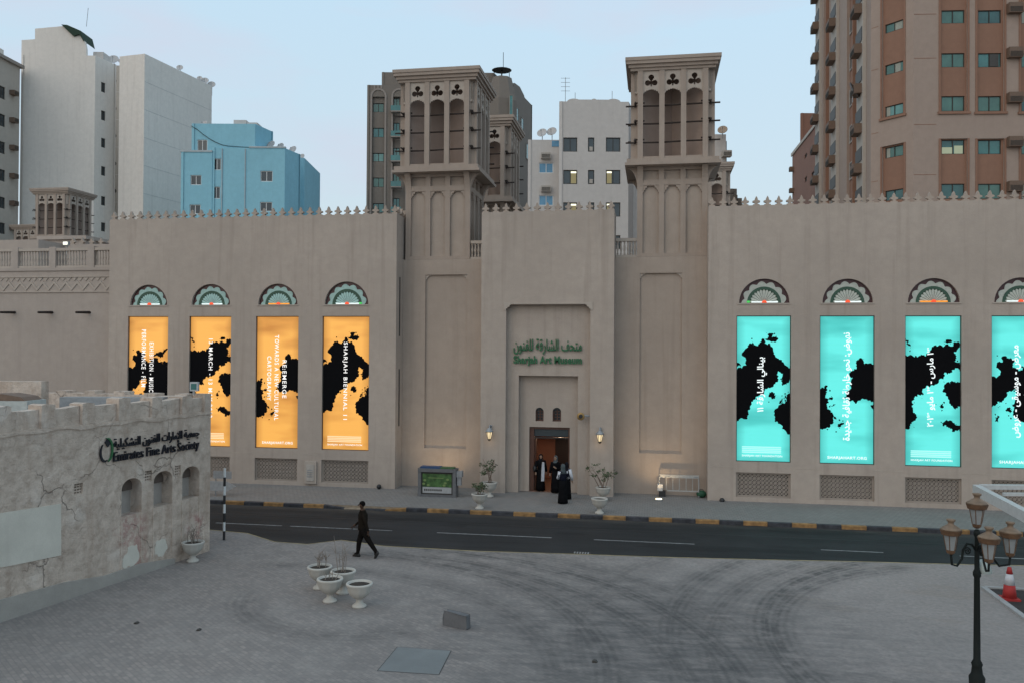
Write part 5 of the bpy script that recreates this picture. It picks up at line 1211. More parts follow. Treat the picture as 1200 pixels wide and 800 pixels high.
# ------------------------------------------------------------------ urn planters
m_urn = stucco('urn_white_concrete', (.50,.475,.43), var=.06, streak=.25, bs=.2, big=2, stain=(.7,.66,.6))
m_soil = plain('urn_soil', (.035,.026,.02), .95, 0, .3, 20); m_twig = plain('bare_twig', (.17,.12,.09), .9); m_twig2 = plain('grey_twig', (.24,.20,.17), .9)
m_leaf = plain('leaf_green', (.06,.085,.035), .6, 0, .4, 14)
def urn(p, label, plant, seed, sc_=1.0):
    t = thing('urn_planter', p, label, 'planter', 'white urn planters'); c = tuple(p); rd = random.Random(seed)
    S = sc_
    prof = [(.17,0),(.18,.03),(.165,.055),(.10,.10),(.075,.155),(.085,.20),(.15,.245,.5),(.235,.32,1),(.285,.42,1),(.30,.50,.6),(.325,.545,0),(.335,.575,0),(.32,.60,0),(.285,.60,0),(.275,.56,0),(.26,.545,0)]
    MB().lathe([(a[0]*S, a[1]*S) + tuple(a[2:]) for a in prof], 40, c, .035, 10).build('bowl', m_urn, t, True)
    MB().lathe([(.268*S,.52*S),(.262*S,.553*S),(.15*S,.575*S),(.02*S,.58*S)], 16, c).build('soil', m_soil, t, True)
    if plant == 'none': return t
    mb = MB(); lf = MB(); n = {'twigs': 9, 'tall': 6, 'leafy': 6, 'small': 7, 'few': 4}[plant]
    for k in range(n):
        a = rd.uniform(0, 6.28); r0 = rd.uniform(.02, .17)*S; h = {'twigs': rd.uniform(.25,.5), 'tall': rd.uniform(.45,.95), 'leafy': rd.uniform(.6,1.05), 'small': rd.uniform(.2,.38), 'few': rd.uniform(.2,.35)}[plant]
        b = Vector((c[0]+r0*math.cos(a), c[1]+r0*math.sin(a), c[2]+.56*S)); lean = {'leafy': .50, 'small': .25}.get(plant, .10)
        tip = b + Vector((rd.uniform(-1,1)*lean*h*1.3, rd.uniform(-1,1)*lean*h, h)); m_ = b.lerp(tip, .5) + Vector((rd.uniform(-.05,.05), rd.uniform(-.05,.05), .03))
        mb.tube([b, m_, tip], [.011, .009, .004] if plant != 'leafy' else [.018,.013,.006], 5)
        for j in range(3 if plant != 'few' else 1):
            f = rd.uniform(.4, .9); q = b.lerp(tip, f); e = q + Vector((rd.uniform(-.16,.16), rd.uniform(-.16,.16), rd.uniform(.05,.2)))
            if plant in ('leafy',): e = q + Vector((rd.uniform(-.35,.35), rd.uniform(-.3,.3), rd.uniform(-.02,.25)))
            mb.tube([q, e], [.007,.003], 4)
            if plant in ('leafy', 'small'):
                for i in range(9 if plant == 'leafy' else 6):
                    ctr = e + Vector((rd.gauss(0,.055), rd.gauss(0,.055), rd.gauss(0,.05))); u = Vector((rd.uniform(-1,1), rd.uniform(-1,1), rd.uniform(-.6,.6))).normalized(); v = u.cross(Vector((rd.uniform(-1,1), rd.uniform(-1,1), rd.uniform(-1,1)))).normalized()
                    l_, w_ = rd.uniform(.045,.08), rd.uniform(.02,.034)
                    lf.add([ctr-u*l_, ctr+v*w_, ctr+u*l_, ctr-v*w_], [(0,1,2,3)])
    mb.build('twigs', m_twig if rd.random() < .6 else m_twig2, t)
    if plant in ('leafy', 'small'): lf.build('foliage', m_leaf, t)
    return t
urn(gnd(374.5,689,ZP), 'white urn planter with low reddish twigs, farthest back of the four on the plaza', 'twigs', 3)
urn(gnd(402,694.5,ZP), 'white urn planter with the tallest bare stems on the plaza', 'tall', 4)
urn(gnd(386.5,704.5,ZP), 'white urn planter with a few short twigs in the middle of the four', 'few', 5)
urn(gnd(421,710.5,ZP), 'white urn planter holding only dark soil, frontmost of the four', 'none', 6)
urn(gnd(226,657.5,ZP), 'white urn planter with bare reddish twigs against the old plastered wall', 'twigs', 7)
urn(gnd(573.5,581.5), 'white urn planter with straggly branching shrub against the portal wall', 'leafy', 8, 1.05)
urn(gnd(562,595.5), 'white urn planter with small green plant at the kerb beside the poster stand', 'small', 9, 1.0)
urn(gnd(706.5,586.5), 'white urn planter with leafy shrub under the wall lantern', 'leafy', 17, .98)
urn(gnd(702.5,601), 'white urn planter without plant at the kerb in front of the leafy one', 'none', 18, .98)

# ------------------------------------------------------------------ street lamp
m_iron = matte(plain('dark_green_iron', (.010,.013,.012), .7, 0), .2); m_cap = plain('tan_lamp_cap', (.19,.13,.085), .6, .1, .2); m_band = plain('rust_lamp_band', (.14,.075,.04), .6, .2, .25)
m_lglass = plain('frosted_lamp_glass', (.26,.27,.27), .35, 0, .1); 
lp = at(1145, 15.5); LZ = ZP
sl = thing('street_lamp', (lp.x, lp.y, LZ), 'ornate street lamp with four tan capped lanterns on a dark post', 'street lamp')
MB().lathe([(.17,0),(.17,.06),(.13,.10),(.14,.35),(.10,.42),(.085,.55),(.10,.60),(.062,.68),(.058,1.2),(.05,2.2),(.07,2.24),(.07,2.30),(.045,2.36),(.04,2.95),(.06,3.0),(.06,3.06),(.03,3.1)], 14, (lp.x, lp.y, LZ)).build('post', m_iron, sl, True)
def lantern(c, k=1.0):
    h = MB().lathe([(.03*k,0),(.075*k,.03*k),(.085*k,.075*k),(.06*k,.085*k)], 6, c).build('lantern', m_band, sl)
    MB().lathe([(.078*k,.086*k),(.125*k,.36*k)], 6, c).build('glass', m_lglass, h)
    mb = MB()
    for i in range(6):
        t = 2*math.pi*i/6; mb.tube([Vector(c)+Vector((.082*k*math.cos(t), .082*k*math.sin(t), .086*k)), Vector(c)+Vector((.13*k*math.cos(t), .13*k*math.sin(t), .365*k))], .008, 4)
    mb.build('glazing_bars', m_band, h)
    MB().lathe([(.14*k,.361*k),(.165*k,.37*k),(.185*k,.43*k),(.195*k,.455*k),(.17*k,.462*k)], 12, c).build('cap_band', m_band, h, False)
    MB().lathe([(.19*k,.4621*k),(.17*k,.485*k),(.10*k,.535*k),(.055*k,.56*k),(.05*k,.60*k),(.075*k,.625*k),(.08*k,.655*k),(.05*k,.662*k)], 12, c).build('cap', m_cap, h, True)
lantern((lp.x, lp.y, 3.02))
for ang, r_, z in ((186, .52, 2.545), (-4, .60, 2.50), (262, .52, 2.50)):
    dv = R2*math.cos(R(ang)) + F2*math.sin(R(ang)); c = lp + dv*r_
    lantern((c.x, c.y, z))
    pts = [lp + dv*.03 + Vector((0,0,2.62)), lp + dv*.10 + Vector((0,0,2.72)), lp + dv*.2 + Vector((0,0,2.74)), lp + dv*.28 + Vector((0,0,2.62)), lp + dv*.30 + Vector((0,0,2.46)), lp + dv*.40 + Vector((0,0,2.33)), lp + dv*(r_-.02) + Vector((0,0,2.36)), lp + dv*r_ + Vector((0,0,z+.01))]
    MB().tube(pts, .022, 8).build('arm', m_iron, sl, True)
    sc_p = [lp + dv*(.19+.075*(1-k/26)*math.cos(k*.48)) + Vector((0,0,2.60+.075*(1-k/26)*math.sin(k*.48))) for k in range(24)]
    MB().tube(sc_p, .013, 6).build('scroll', m_iron, sl, True)
fr_ = Frame(lp, R2.xy, (-F2).xy)
MB().lathe([(.05,0),(.16,.02),(.13,.14),(.09,.22),(.05,.25)], 10, tuple(lp + R2*.17 + F2*.1 + Vector((0,0,2.16)))).build('floodlight', plain('pale_green_case', (.42,.47,.44), .5), sl, True)

# ------------------------------------------------------------------ traffic cone
cp_ = gnd(1183, 701.5, ZP+.01); m_cr, m_cw = plain('cone_red', (.34,.022,.02), .7), plain('cone_white', (.50,.50,.52), .5)
co = thing('traffic_cone', cp_, 'red traffic cone with white band on the dark bed', 'traffic cone'); c = tuple(cp_)
MB().box(c[0]-.2, c[1]-.2, c[2], c[0]+.2, c[1]+.2, c[2]+.05).build('base', m_cr, co)
MB().lathe([(.17,.051),(.13,.38)], 20, c).build('lower_cone', m_cr, co, True)
MB().lathe([(.13,.381),(.08,.66)], 20, c).build('white_band', m_cw, co, True)
MB().lathe([(.08,.661),(.045,.83),(.025,.835)], 20, c).build('tip', m_cr, co, True)

# ------------------------------------------------------------------ white canopy frame at the edge
A = at(1144, 23.0); ZC = zt(1144, 567, 23.0)
dn = (at(1200, 19.4) - at(1144, 23.0)); dn.normalize(); dr = R2.copy()
cw_ = thing('white_canopy', A + dr*6 + Vector((0,0,ZP)), 'white metal canopy frame at the picture edge beside the street lamp', 'canopy')
m_can = plain('canopy_white', (.50,.50,.49), .45, 0, .08)
def beam(a, b, name, w_=.09, h=.26):
    u = (b-a); u.z = 0; l = u.length; u.normalize(); f = Frame(a, (u.x,u.y), (u.y,-u.x)); MB().fbox(f, 0, ZC-h, -w_, l, ZC, w_).build(name, m_can, cw_)
beam(A + dn*.0, A + dn*7.5, 'beam'); beam(A + dr*.12, A + dr*5.0, 'beam', .09, .12)
beam(A + dr*.3 + dn*1.35, A + dr*5 + dn*1.35, 'rafter', .04, .08); beam(A + dr*.3 + dn*3.0, A + dr*5 + dn*3.0, 'rafter', .04, .08); beam(A + dr*.3 + dn*4.6, A + dr*5 + dn*4.6, 'rafter', .04, .08)
for q in (A + dr*4.9 + dn*.4, A + dr*4.9 + dn*5.5): MB().tube([(q.x,q.y,ZP),(q.x,q.y,ZC-.26)], .07, 10).build('post', m_can, cw_)
beam(A + dr*5.02, A + dr*5.02 + dn*7.5, 'beam')

# ------------------------------------------------------------------ concrete block, drain
m_blk = stucco('rough_grey_concrete', (.135,.135,.14), var=.15, streak=0, bs=.7, big=3)
q = gnd(528, 737, ZP); fr_ = Frame(gnd(519.5, 732.5, ZP), (gnd(547,737.5,ZP)-gnd(519.5,732.5,ZP)).xy, (0,-1)); fr_.n = Vector((fr_.u.y, -fr_.u.x, 0))
l = (gnd(547,737.5,ZP)-gnd(519.5,732.5,ZP)).length; rb = random.Random(2)
bm = bmesh.new()
for d in (-.26, 0):
    pass
mb = MB().slab(fr_, [(0,ZP),(l,ZP-.0),(l-.01,ZP+.31),(l*.6,ZP+.33),(.03,ZP+.34),(-.01,ZP+.18)], (), -.14, 0)
blk = mb.build('concrete_block', m_blk, None, False, q); tag(blk, 'single rough grey concrete block standing on the plaza', 'block')
bv = blk.modifiers.new('soft_edges', 'BEVEL'); bv.width = .018; bv.segments = 2; bm.free()
q = gnd(682, 647.5, ZP)
dr_ = thing('drain_grate', (q.x, q.y, ZP), 'small dark drain grate at the plaza edge of the road', 'drain')
MB().box(q.x-.28, q.y-.12, ZP-.01, q.x+.28, q.y+.12, ZP+.006).build('frame', m_reveal, dr_)
for k in range(6): MB().box(q.x-.25+k*.085, q.y-.10, ZP+.0061, q.x-.21+k*.085, q.y+.10, ZP+.014).build('bar', m_grey, dr_)
# scattered flat litter and stones
m_lit_ = plain('litter_dark', (.05,.045,.04), .9); 
for (px, py, s_, la) in ((160,730,.05,'small dark scrap lying on the plaza near the old wall'), (697,775,.06,'tiny dark stone on the plaza beside tyre marks'), (233,738,.045,'small dark leaf on the plaza below the bare patch')):
    q = gnd(px, py, ZP); MB().slab(Frame((q.x,q.y),(1,0),(0,-1)), [(-s_,ZP+.002),(s_,ZP+.002),(s_*.6,ZP+.03),(-s_*.4,ZP+.04)], (), -.05, .05).build('ground_scrap', m_lit_, None, False, q); tag(bpy.data.objects[-1] if False else [o for o in col.objects if o.name.startswith('ground_scrap')][-1], la, 'litter')

# ------------------------------------------------------------------ striped pole and arrow board
q = gnd(262.5, 632, ZP); dpt = (q - CAM).dot(F2); zt_ = zt(262, 548, dpt); n = 8; hgt = (zt_-ZP)/n
sp = thing('striped_pole', q, 'thin black and white striped pole by the old building corner', 'pole')
me1, me2 = MB().lathe([(.042,0),(.042,hgt)], 10).mesh('white_band', m_white), MB().lathe([(.042,0),(.042,hgt)], 10).mesh('black_band', m_black)
for k in range(n): inst('black_band' if k % 2 == 0 else 'white_band', me2 if k % 2 == 0 else me1, sp, (q.x, q.y, ZP+k*hgt))
fs_ = facade(-3.3)
ab = thing('arrow_board', (onY(262,580,-3.3)[0], -3.3, 0), 'white arrow shaped board half hidden behind the striped pole', 'sign')
P_ = lambda x, y: onY(x, y, -3.3)
MB().slab(fs_, [P_(238,563), P_(266,563.5), P_(276,569.5), P_(266,575), P_(238,574)], (), -.03, 0).build('arrow_panel', plain('dull_white', (.36,.36,.36), .6), ab)
MB().slab(fs_, [P_(250,551), P_(271,552), P_(271,560.5), P_(250,560)], (), -.03, 0).build('upper_panel', plain('grey_panel', (.30,.30,.30), .6), ab)
for x in (252, 262): x_ = P_(x, 570)[0]; MB().tube([(x_,-3.24,0),(x_,-3.24,P_(x,552)[1])], .025, 6).build('post', m_grey, ab)

# ------------------------------------------------------------------ poster stand by the entrance
g_ = gnd(514, 582); fr_ = facade(g_.y); X = lambda px: onY(px, 575, g_.y)[0]; Zz = lambda py: onY(515, py, g_.y)[1]
ps = thing('poster_stand', (g_.x, g_.y, 0), 'low metal poster stand with green poster beside the entrance', 'poster stand')
x0, x1 = X(489.5), X(534); zt_ = Zz(551.5)
for a in (x0, x1-.14): MB().fbox(fr_, a, 0, -.5, a+.14, zt_-.05, 0).build('leg_frame', plain('stand_metal', (.15,.15,.155), .5, .2), ps)
MB().fbox(fr_, x0, zt_-.05, -.5, x1, zt_+.10, .02).fbox(fr_, x0+.141, .0, -.45, x1-.141, .1, -.02).build('top_frame', plain('grey_frame', (.14,.14,.145), .5, .2), ps)
MB().fbox(fr_, x0+.1, zt_+.101, -.4, x0+.98, zt_+.17, 0).build('blue_strip', plain('blue_plastic', (.02,.06,.15), .5), ps); MB().fbox(fr_, x0+.985, zt_+.101, -.4, x1-.1, zt_+.15, 0).build('green_strip', plain('green_plastic', (.04,.11,.04), .5), ps)
bdp = MB().fbox(fr_, x0+.142, .101, -.3, x1-.142, zt_-.051, -.06).build('backing', m_reveal, ps)
m_pg = plain('poster_green', (.045,.105,.028), .5, 0, .6, 6); m_pw = plain('poster_white', (.36,.36,.36), .5)
MB().fbox(fr_, x0+.2, .42, -.059, x1-.2, zt_-.13, -.05).build('poster', m_pg, ps)
MB().fbox(fr_, x0+.2, .16, -.059, x1-.2, .415, -.049).build('caption_strip', m_pw, ps)
mb = MB()
for k in range(9): a = x0+.27+k*.09; mb.fbox(fr_, a, .25, -.0489, a+.06, .33, -.046)
mb.build('caption_marks', m_reveal, ps)
mb = MB(); mb.fbox(fr_, x0+.45, zt_-.32, -.0499, x1-.55, zt_-.29, -.047)
for (a, z) in ((.25,.55),(.3,.7),(.45,.5),(1.2,.6),(1.3,.75),(1.15,.5)): mb.slab(fr_, [(x0+a+.07*math.cos(t), z+.05*math.sin(t)) for t in [k*.9 for k in range(7)]], (), -.0499, -.047)
mb.build('poster_marks', plain('poster_pale_green', (.17,.24,.08), .6), ps)
MB().box(x1+.01, g_.y+.05, zt_-.25, x1+.25, g_.y+.35, zt_).box(x1+.03, g_.y+.1, zt_-.6, x1+.2, g_.y+.3, zt_-.251).build('side_box', m_grey, ps)

# ------------------------------------------------------------------ white barrier by the turquoise banners
g_ = gnd(796, 582); fr_ = facade(g_.y); X = lambda px: onY(px, 570, g_.y)[0]; Zz = lambda py: onY(796, py, g_.y)[1]
wb = thing('white_barrier', (g_.x, g_.y, 0), 'low white railing with thin bars against the museum wall', 'barrier')
m_wb = plain('dull_white_paint', (.38,.37,.35), .6)
MB().fbox(fr_, X(773), Zz(559.5), -.05, X(819), Zz(556), .03).build('top_board', m_wb, wb)
for (a, b) in ((778,782),(812,815)): MB().fbox(fr_, X(a+1), Zz(558.6), .0301, X(b+3), Zz(557.2), .034).build('board_mark', m_grey, wb)
MB().fbox(fr_, X(782), Zz(575.4), -.02, X(819), Zz(574), .0).build('bottom_rail', m_wb, wb)
for px in (781,788.5,796,804,811.5,818.5): MB().tube([(X(px), g_.y, Zz(574.1)), (X(px), g_.y, Zz(559.4))], .016, 6).build('bar', m_wb, wb)
MB().fbox(fr_, X(770.5), Zz(575), -.15, X(776.5), Zz(567.5), .1).build('counterweight', plain('pale_box', (.45,.45,.45), .6), wb)
for px in (772.5, 819): MB().tube([(X(px), g_.y, 0), (X(px), g_.y, Zz(559.4))], .02, 6).build('leg', m_grey, wb)
MB().fbox(fr_, X(772), .0, -.2, X(780), Zz(575.2), .05).build('foot_box', m_black, wb)
q = gnd(822, 582.5); gb = thing('green_bag', q, 'small dark green bag lying at the foot of the white railing', 'bag')
MB().sphere((q.x, q.y, .16), .2, 10, 1.1, .8, .8).build('bag_body', plain('dark_green_cloth', (.012,.07,.035), .7), gb, True); MB().tube([(q.x-.1,q.y,.28),(q.x-.05,q.y,.36),(q.x+.05,q.y,.36),(q.x+.1,q.y,.28)], .015, 5).build('bag_handle', m_black, gb)

# ------------------------------------------------------------------ lamps on and before the wall
m_warm = emit('warm_bulb', (1,.78,.45), .9); m_brass = plain('brass', (.30,.19,.07), .4, .5)
def sconce(px, py, label):
    x_, z_ = onY(px, py, -.06); t = thing('wall_lantern', (x_, -.06, z_), label, 'wall lantern', 'wall lanterns beside the door')
    MB().tube([(x_,-.06,z_+.25),(x_,-.2,z_+.36),(x_,-.34,z_+.33),(x_,-.36,z_+.2)], .03, 8).build('bracket', m_grey, t, True)
    MB().box(x_-.06,-.10,z_-.02,x_+.06,-.061,z_+.36).build('back_plate', m_grey, t)
    c = (x_, -.36, z_-.22); MB().lathe([(.19,.30),(.17,.36),(.07,.46),(.03,.50)], 10, c).build('hood', m_grey, t, True)
    MB().lathe([(.06,0),(.115,.22),(.12,.299)], 8, c).build('glass', m_warm, t)
    mb = MB()
    for i in range(6): a = 2*math.pi*i/6; mb.tube([(c[0]+.065*math.cos(a),c[1]+.065*math.sin(a),c[2]),(c[0]+.135*math.cos(a),c[1]+.135*math.sin(a),c[2]+.30)], .012, 4)
    mb.lathe([(.02,-.10),(.07,-.04),(.075,0)], 8, c).build('cage', m_black, t)
    l_ = bpy.data.lights.new('lantern_light', 'POINT'); lo_ = bpy.data.objects.new('lantern_light', l_); col.objects.link(lo_); l_.energy = 1.0; l_.color = (1,.72,.42); l_.shadow_soft_size = .08; lo_.parent = t; lo_.location = (0,-.30,-.36)
sconce(575, 507, 'grey wall lantern with warm bulb over the straggly shrub planter')
sconce(703.5, 510, 'grey wall lantern with warm bulb over the leafy shrub planter')
x_, z_ = onY(681, 487, .1)
cv = thing('brass_spotlight', (x_+.25, .28, z_), 'small brass spotlight on a horizontal bracket above the door', 'spotlight')
MB().tube([(x_+.45,.1,z_),(x_+.1,-.02,z_+.02)], .04, 8).tube([(x_+.45,.1,z_),(x_+.45,.28,z_)], .03, 8).build('bracket', m_grey, cv)
MB().lathe([(.16,0),(.18,.03),(.14,.10),(.05,.16)], 14, (0,0,0)); mb = MB(); 
rg = [[(x_-.0+r_*math.cos(2*math.pi*k/14), -.05-h, z_+r_*math.sin(2*math.pi*k/14)) for k in range(14)] for r_, h in ((.05,-.12),(.13,-.05),(.17,.03),(.15,.04))]
mb.rings(rg).build('head', m_brass, cv, True); MB().rings([[(x_+.09*math.cos(2*math.pi*k/12), -.091-h, z_+.09*math.sin(2*math.pi*k/12)) for k in range(12)] for h in (0,.012)]).build('lens', m_black, cv)
def uplight(px, py, label, energy, aim):
    q = gnd(px, py); t = thing('ground_uplight', q, label, 'uplight', 'uplights at the foot of the towers')
    MB().lathe([(.16,.0),(.17,.05),(.15,.07)], 14, tuple(q)).build('housing', m_grey, t); MB().lathe([(.14,.0701),(.13,.08),(.02,.085)], 14, tuple(q)).build('lens', emit('uplight_lens', (1,.85,.5), 5), t)
    l_ = bpy.data.lights.new('uplight_beam', 'SPOT'); lo_ = bpy.data.objects.new('uplight_beam', l_); col.objects.link(lo_); l_.energy = energy; l_.color = (1,.72,.40); l_.spot_size = R(110); l_.spot_blend = .9; l_.shadow_soft_size = .06
    lo_.parent = t; lo_.location = (0,0,.16); lo_.rotation_euler = (Vector(aim) - q).to_track_quat('-Z', 'Y').to_euler()
uplight(772, 586, 'round lit uplight in the pavement before the white railing', 85, (.2, 1.0, 2.6))
uplight(516, 577.5, 'round lit uplight behind the green poster stand', 85, (-9.6, 1.0, 2.6))
for px, py, la in ((444.5,569.5,'small black spotlight ball at the wall foot near SHARJAH BIENNIAL banner'), (846,585.5,'small black spotlight ball at the wall foot near the white railing')):
    x_, z_ = onY(px, py, -.15); t = thing('wall_spotlight', (x_, -.12, z_), la, 'spotlight', 'black wall spotlights')
    MB().sphere((x_,-.2,z_), .11, 12).build('head', m_black, t, True); MB().tube([(x_,0,z_),(x_,-.12,z_)], .04, 8).build('mount', m_black, t)
x0, z0 = onY(357.5, 565.5, 0); x1, z1 = onY(371.5, 540, 0)
ec = thing('wall_cabinet', ((x0+x1)/2, 0, z0), 'small beige meter cabinet on the wall between two lattice vents', 'cabinet')
MB().fbox(f0, x0, z0, 0, x1, z1, .10).build('surround', m_trim, ec); dr2 = MB().fbox(f0, x0+.1, z0+.12, .101, x1-.1, z1-.14, .13).build('door', m_ac, ec)
for k in range(4): MB().fbox(f0, x0+.16, z0+.3+k*.1, .1301, x1-.16, z0+.34+k*.1, .14).build('louvre', m_grey, dr2)

# ------------------------------------------------------------------ people
def skin_body(name, V, E, rad, mats, pick, parent, rootv=0):
    me = bpy.data.meshes.new(name); me.from_pydata(V, E, []); ob = bpy.data.objects.new(name, me); col.objects.link(ob)
    sk = ob.modifiers.new('skin', 'SKIN'); ss = ob.modifiers.new('smooth', 'SUBSURF'); ss.levels = ss.render_levels = 2
    for i, r_ in enumerate(rad):
        d = me.skin_vertices[0].data[i]; d.radius = r_ if isinstance(r_, tuple) else (r_, r_); d.use_root = (i == rootv)
    dg = bpy.context.evaluated_depsgraph_get(); dg.update(); new = bpy.data.meshes.new_from_object(ob.evaluated_get(dg))
    ob.modifiers.clear(); ob.data = new; bpy.data.meshes.remove(me); new.name = name; new.materials.clear()
    for m in mats: new.materials.append(m)
    for p in new.polygons: p.use_smooth = True; p.material_index = pick(p.center)
    ob.parent = parent; WO[ob.name] = WO[parent.name]; return ob
m_skin = matte(plain('brown_skin', (.075,.04,.026), .7), .2); m_skin2 = plain('tan_skin', (.30,.19,.13), .6); m_cloth = matte(plain('dark_brown_cloth', (.016,.012,.009), .95, 0, .3, 20)); m_trous = matte(plain('dark_trousers', (.011,.009,.008), .95, 0, .3, 20)); m_hair = matte(plain('black_hair', (.006,.005,.005), .9))
m_abaya = matte(plain('black_robe', (.006,.006,.007), .95, 0, .3, 8)); m_scarf = matte(plain('dark_scarf', (.010,.010,.013), .9)); m_gscarf = plain('grey_scarf', (.06,.075,.08), .85); m_navy = matte(plain('navy_vest', (.010,.011,.02), .9)); m_shirt = plain('white_cloth', (.55,.56,.60), .85); m_shoe = plain('black_shoe', (.012,.011,.010), .5)
# walking man, facing local -x
q = gnd(425, 652.5, ZP)
man = thing('person', q, 'person in dark brown shirt and trousers striding along the road edge', 'person'); man.rotation_euler = (0,0,YAW)
V = [(0,0,.93),(0,0,1.10),(-.005,0,1.30),(-.015,0,1.43),(-.03,0,1.50),(-.045,0,1.60),(-.045,0,1.69),
     (0,.09,.88),(-.13,.10,.47),(-.17,.10,.10),(-.30,.11,.045),
     (.01,-.09,.88),(.23,-.10,.49),(.43,-.10,.20),(.41,-.10,.07),
     (0,.19,1.39),(-.06,.24,1.12),(-.26,.22,.96),(-.34,.21,.905),
     (.02,-.19,1.39),(.13,-.25,1.12),(.20,-.24,.88),(.21,-.23,.79)]
E = [(0,1),(1,2),(2,3),(3,4),(4,5),(5,6),(0,7),(7,8),(8,9),(9,10),(0,11),(11,12),(12,13),(13,14),(3,15),(15,16),(16,17),(17,18),(3,19),(19,20),(20,21),(21,22)]
rad = [(.14,.15),(.12,.14),(.13,.16),(.09,.12),.055,(.092,.078),(.08,.07),.12,.088,.062,.042,.12,.088,.062,.042,.062,.05,.038,.034,.062,.05,.038,.034]
def pick(c): 
    if c.z > 1.47: return 1
    if (c.x < -.27 and .8 < c.z < 1.0) or (c.z < .86 and c.y < -.19 and c.x > .12 and c.z > .7): return 1
    if c.z < .09 or (c.x > .40 and c.z < .16): return 3
    return 0 if c.z > .95 else 2
body = skin_body('body', V, E, rad, [m_cloth, m_skin, m_trous, m_shoe], pick, man)
def local(mb, name, mat, parent, smooth=True):
    mb.sm = smooth; o = bpy.data.objects.new(name, mb.mesh(name, mat)); col.objects.link(o); o.parent = parent; return o
local(MB().sphere((-.022,0,1.645), .096, 12, 1.0, .86, .95), 'hair', m_hair, man)
local(MB().loft([(-.14,0,1.585,.012,.012),(-.155,0,1.60,.02,.016),(-.135,0,1.635,.01,.01)], 8), 'nose', m_skin, man)
for s_ in (-1, 1):
    local(MB().sphere((-.045, s_*.085, 1.60), .03, 8, .8, .4, 1.1), 'ear', m_skin, man)
    local(MB().sphere((-.128, s_*.032, 1.625), .012, 6), 'eye', m_black, man)
for (hx, hy, hz_, sx) in ((-.35,.21,.90,-1), (.215,-.23,.775,.2)):      # fingers
    for k in range(4): local(MB().tube([(hx,hy-.03+k*.02,hz_),(hx+sx*.035,hy-.03+k*.02,hz_-.045),(hx+sx*.03+.012,hy-.03+k*.02,hz_-.085+.006*abs(k-1.5))], .0095, 6), 'finger', m_skin, man)
    local(MB().tube([(hx-.015,hy-.03,hz_+.02),(hx-.035,hy-.05,hz_-.02),(hx-.03,hy-.05,hz_-.05)], .0105, 6), 'thumb', m_skin, man)
local(MB().loft([(-.15,.10,0,.06,.045),(-.21,.10,0.025,.135,.05),(-.20,.10,.07,.10,.045),(-.165,.10,.12,.05,.045)], 12), 'shoe', m_shoe, man)
local(MB().loft([(.40,-.10,0,.035,.045),(.42,-.10,.05,.05,.048),(.46,-.10,.14,.06,.045),(.45,-.10,.22,.05,.04)], 12), 'shoe', m_shoe, man)
local(MB().loft([(0,0,.86,.155,.185),(.0,0,.95,.15,.18),(0,0,1.05,.14,.175),(0,0,1.18,.145,.19),(-.005,0,1.32,.145,.2),(-.012,0,1.41,.10,.15),(-.02,0,1.46,.06,.065)], 18), 'shirt', m_cloth, man)

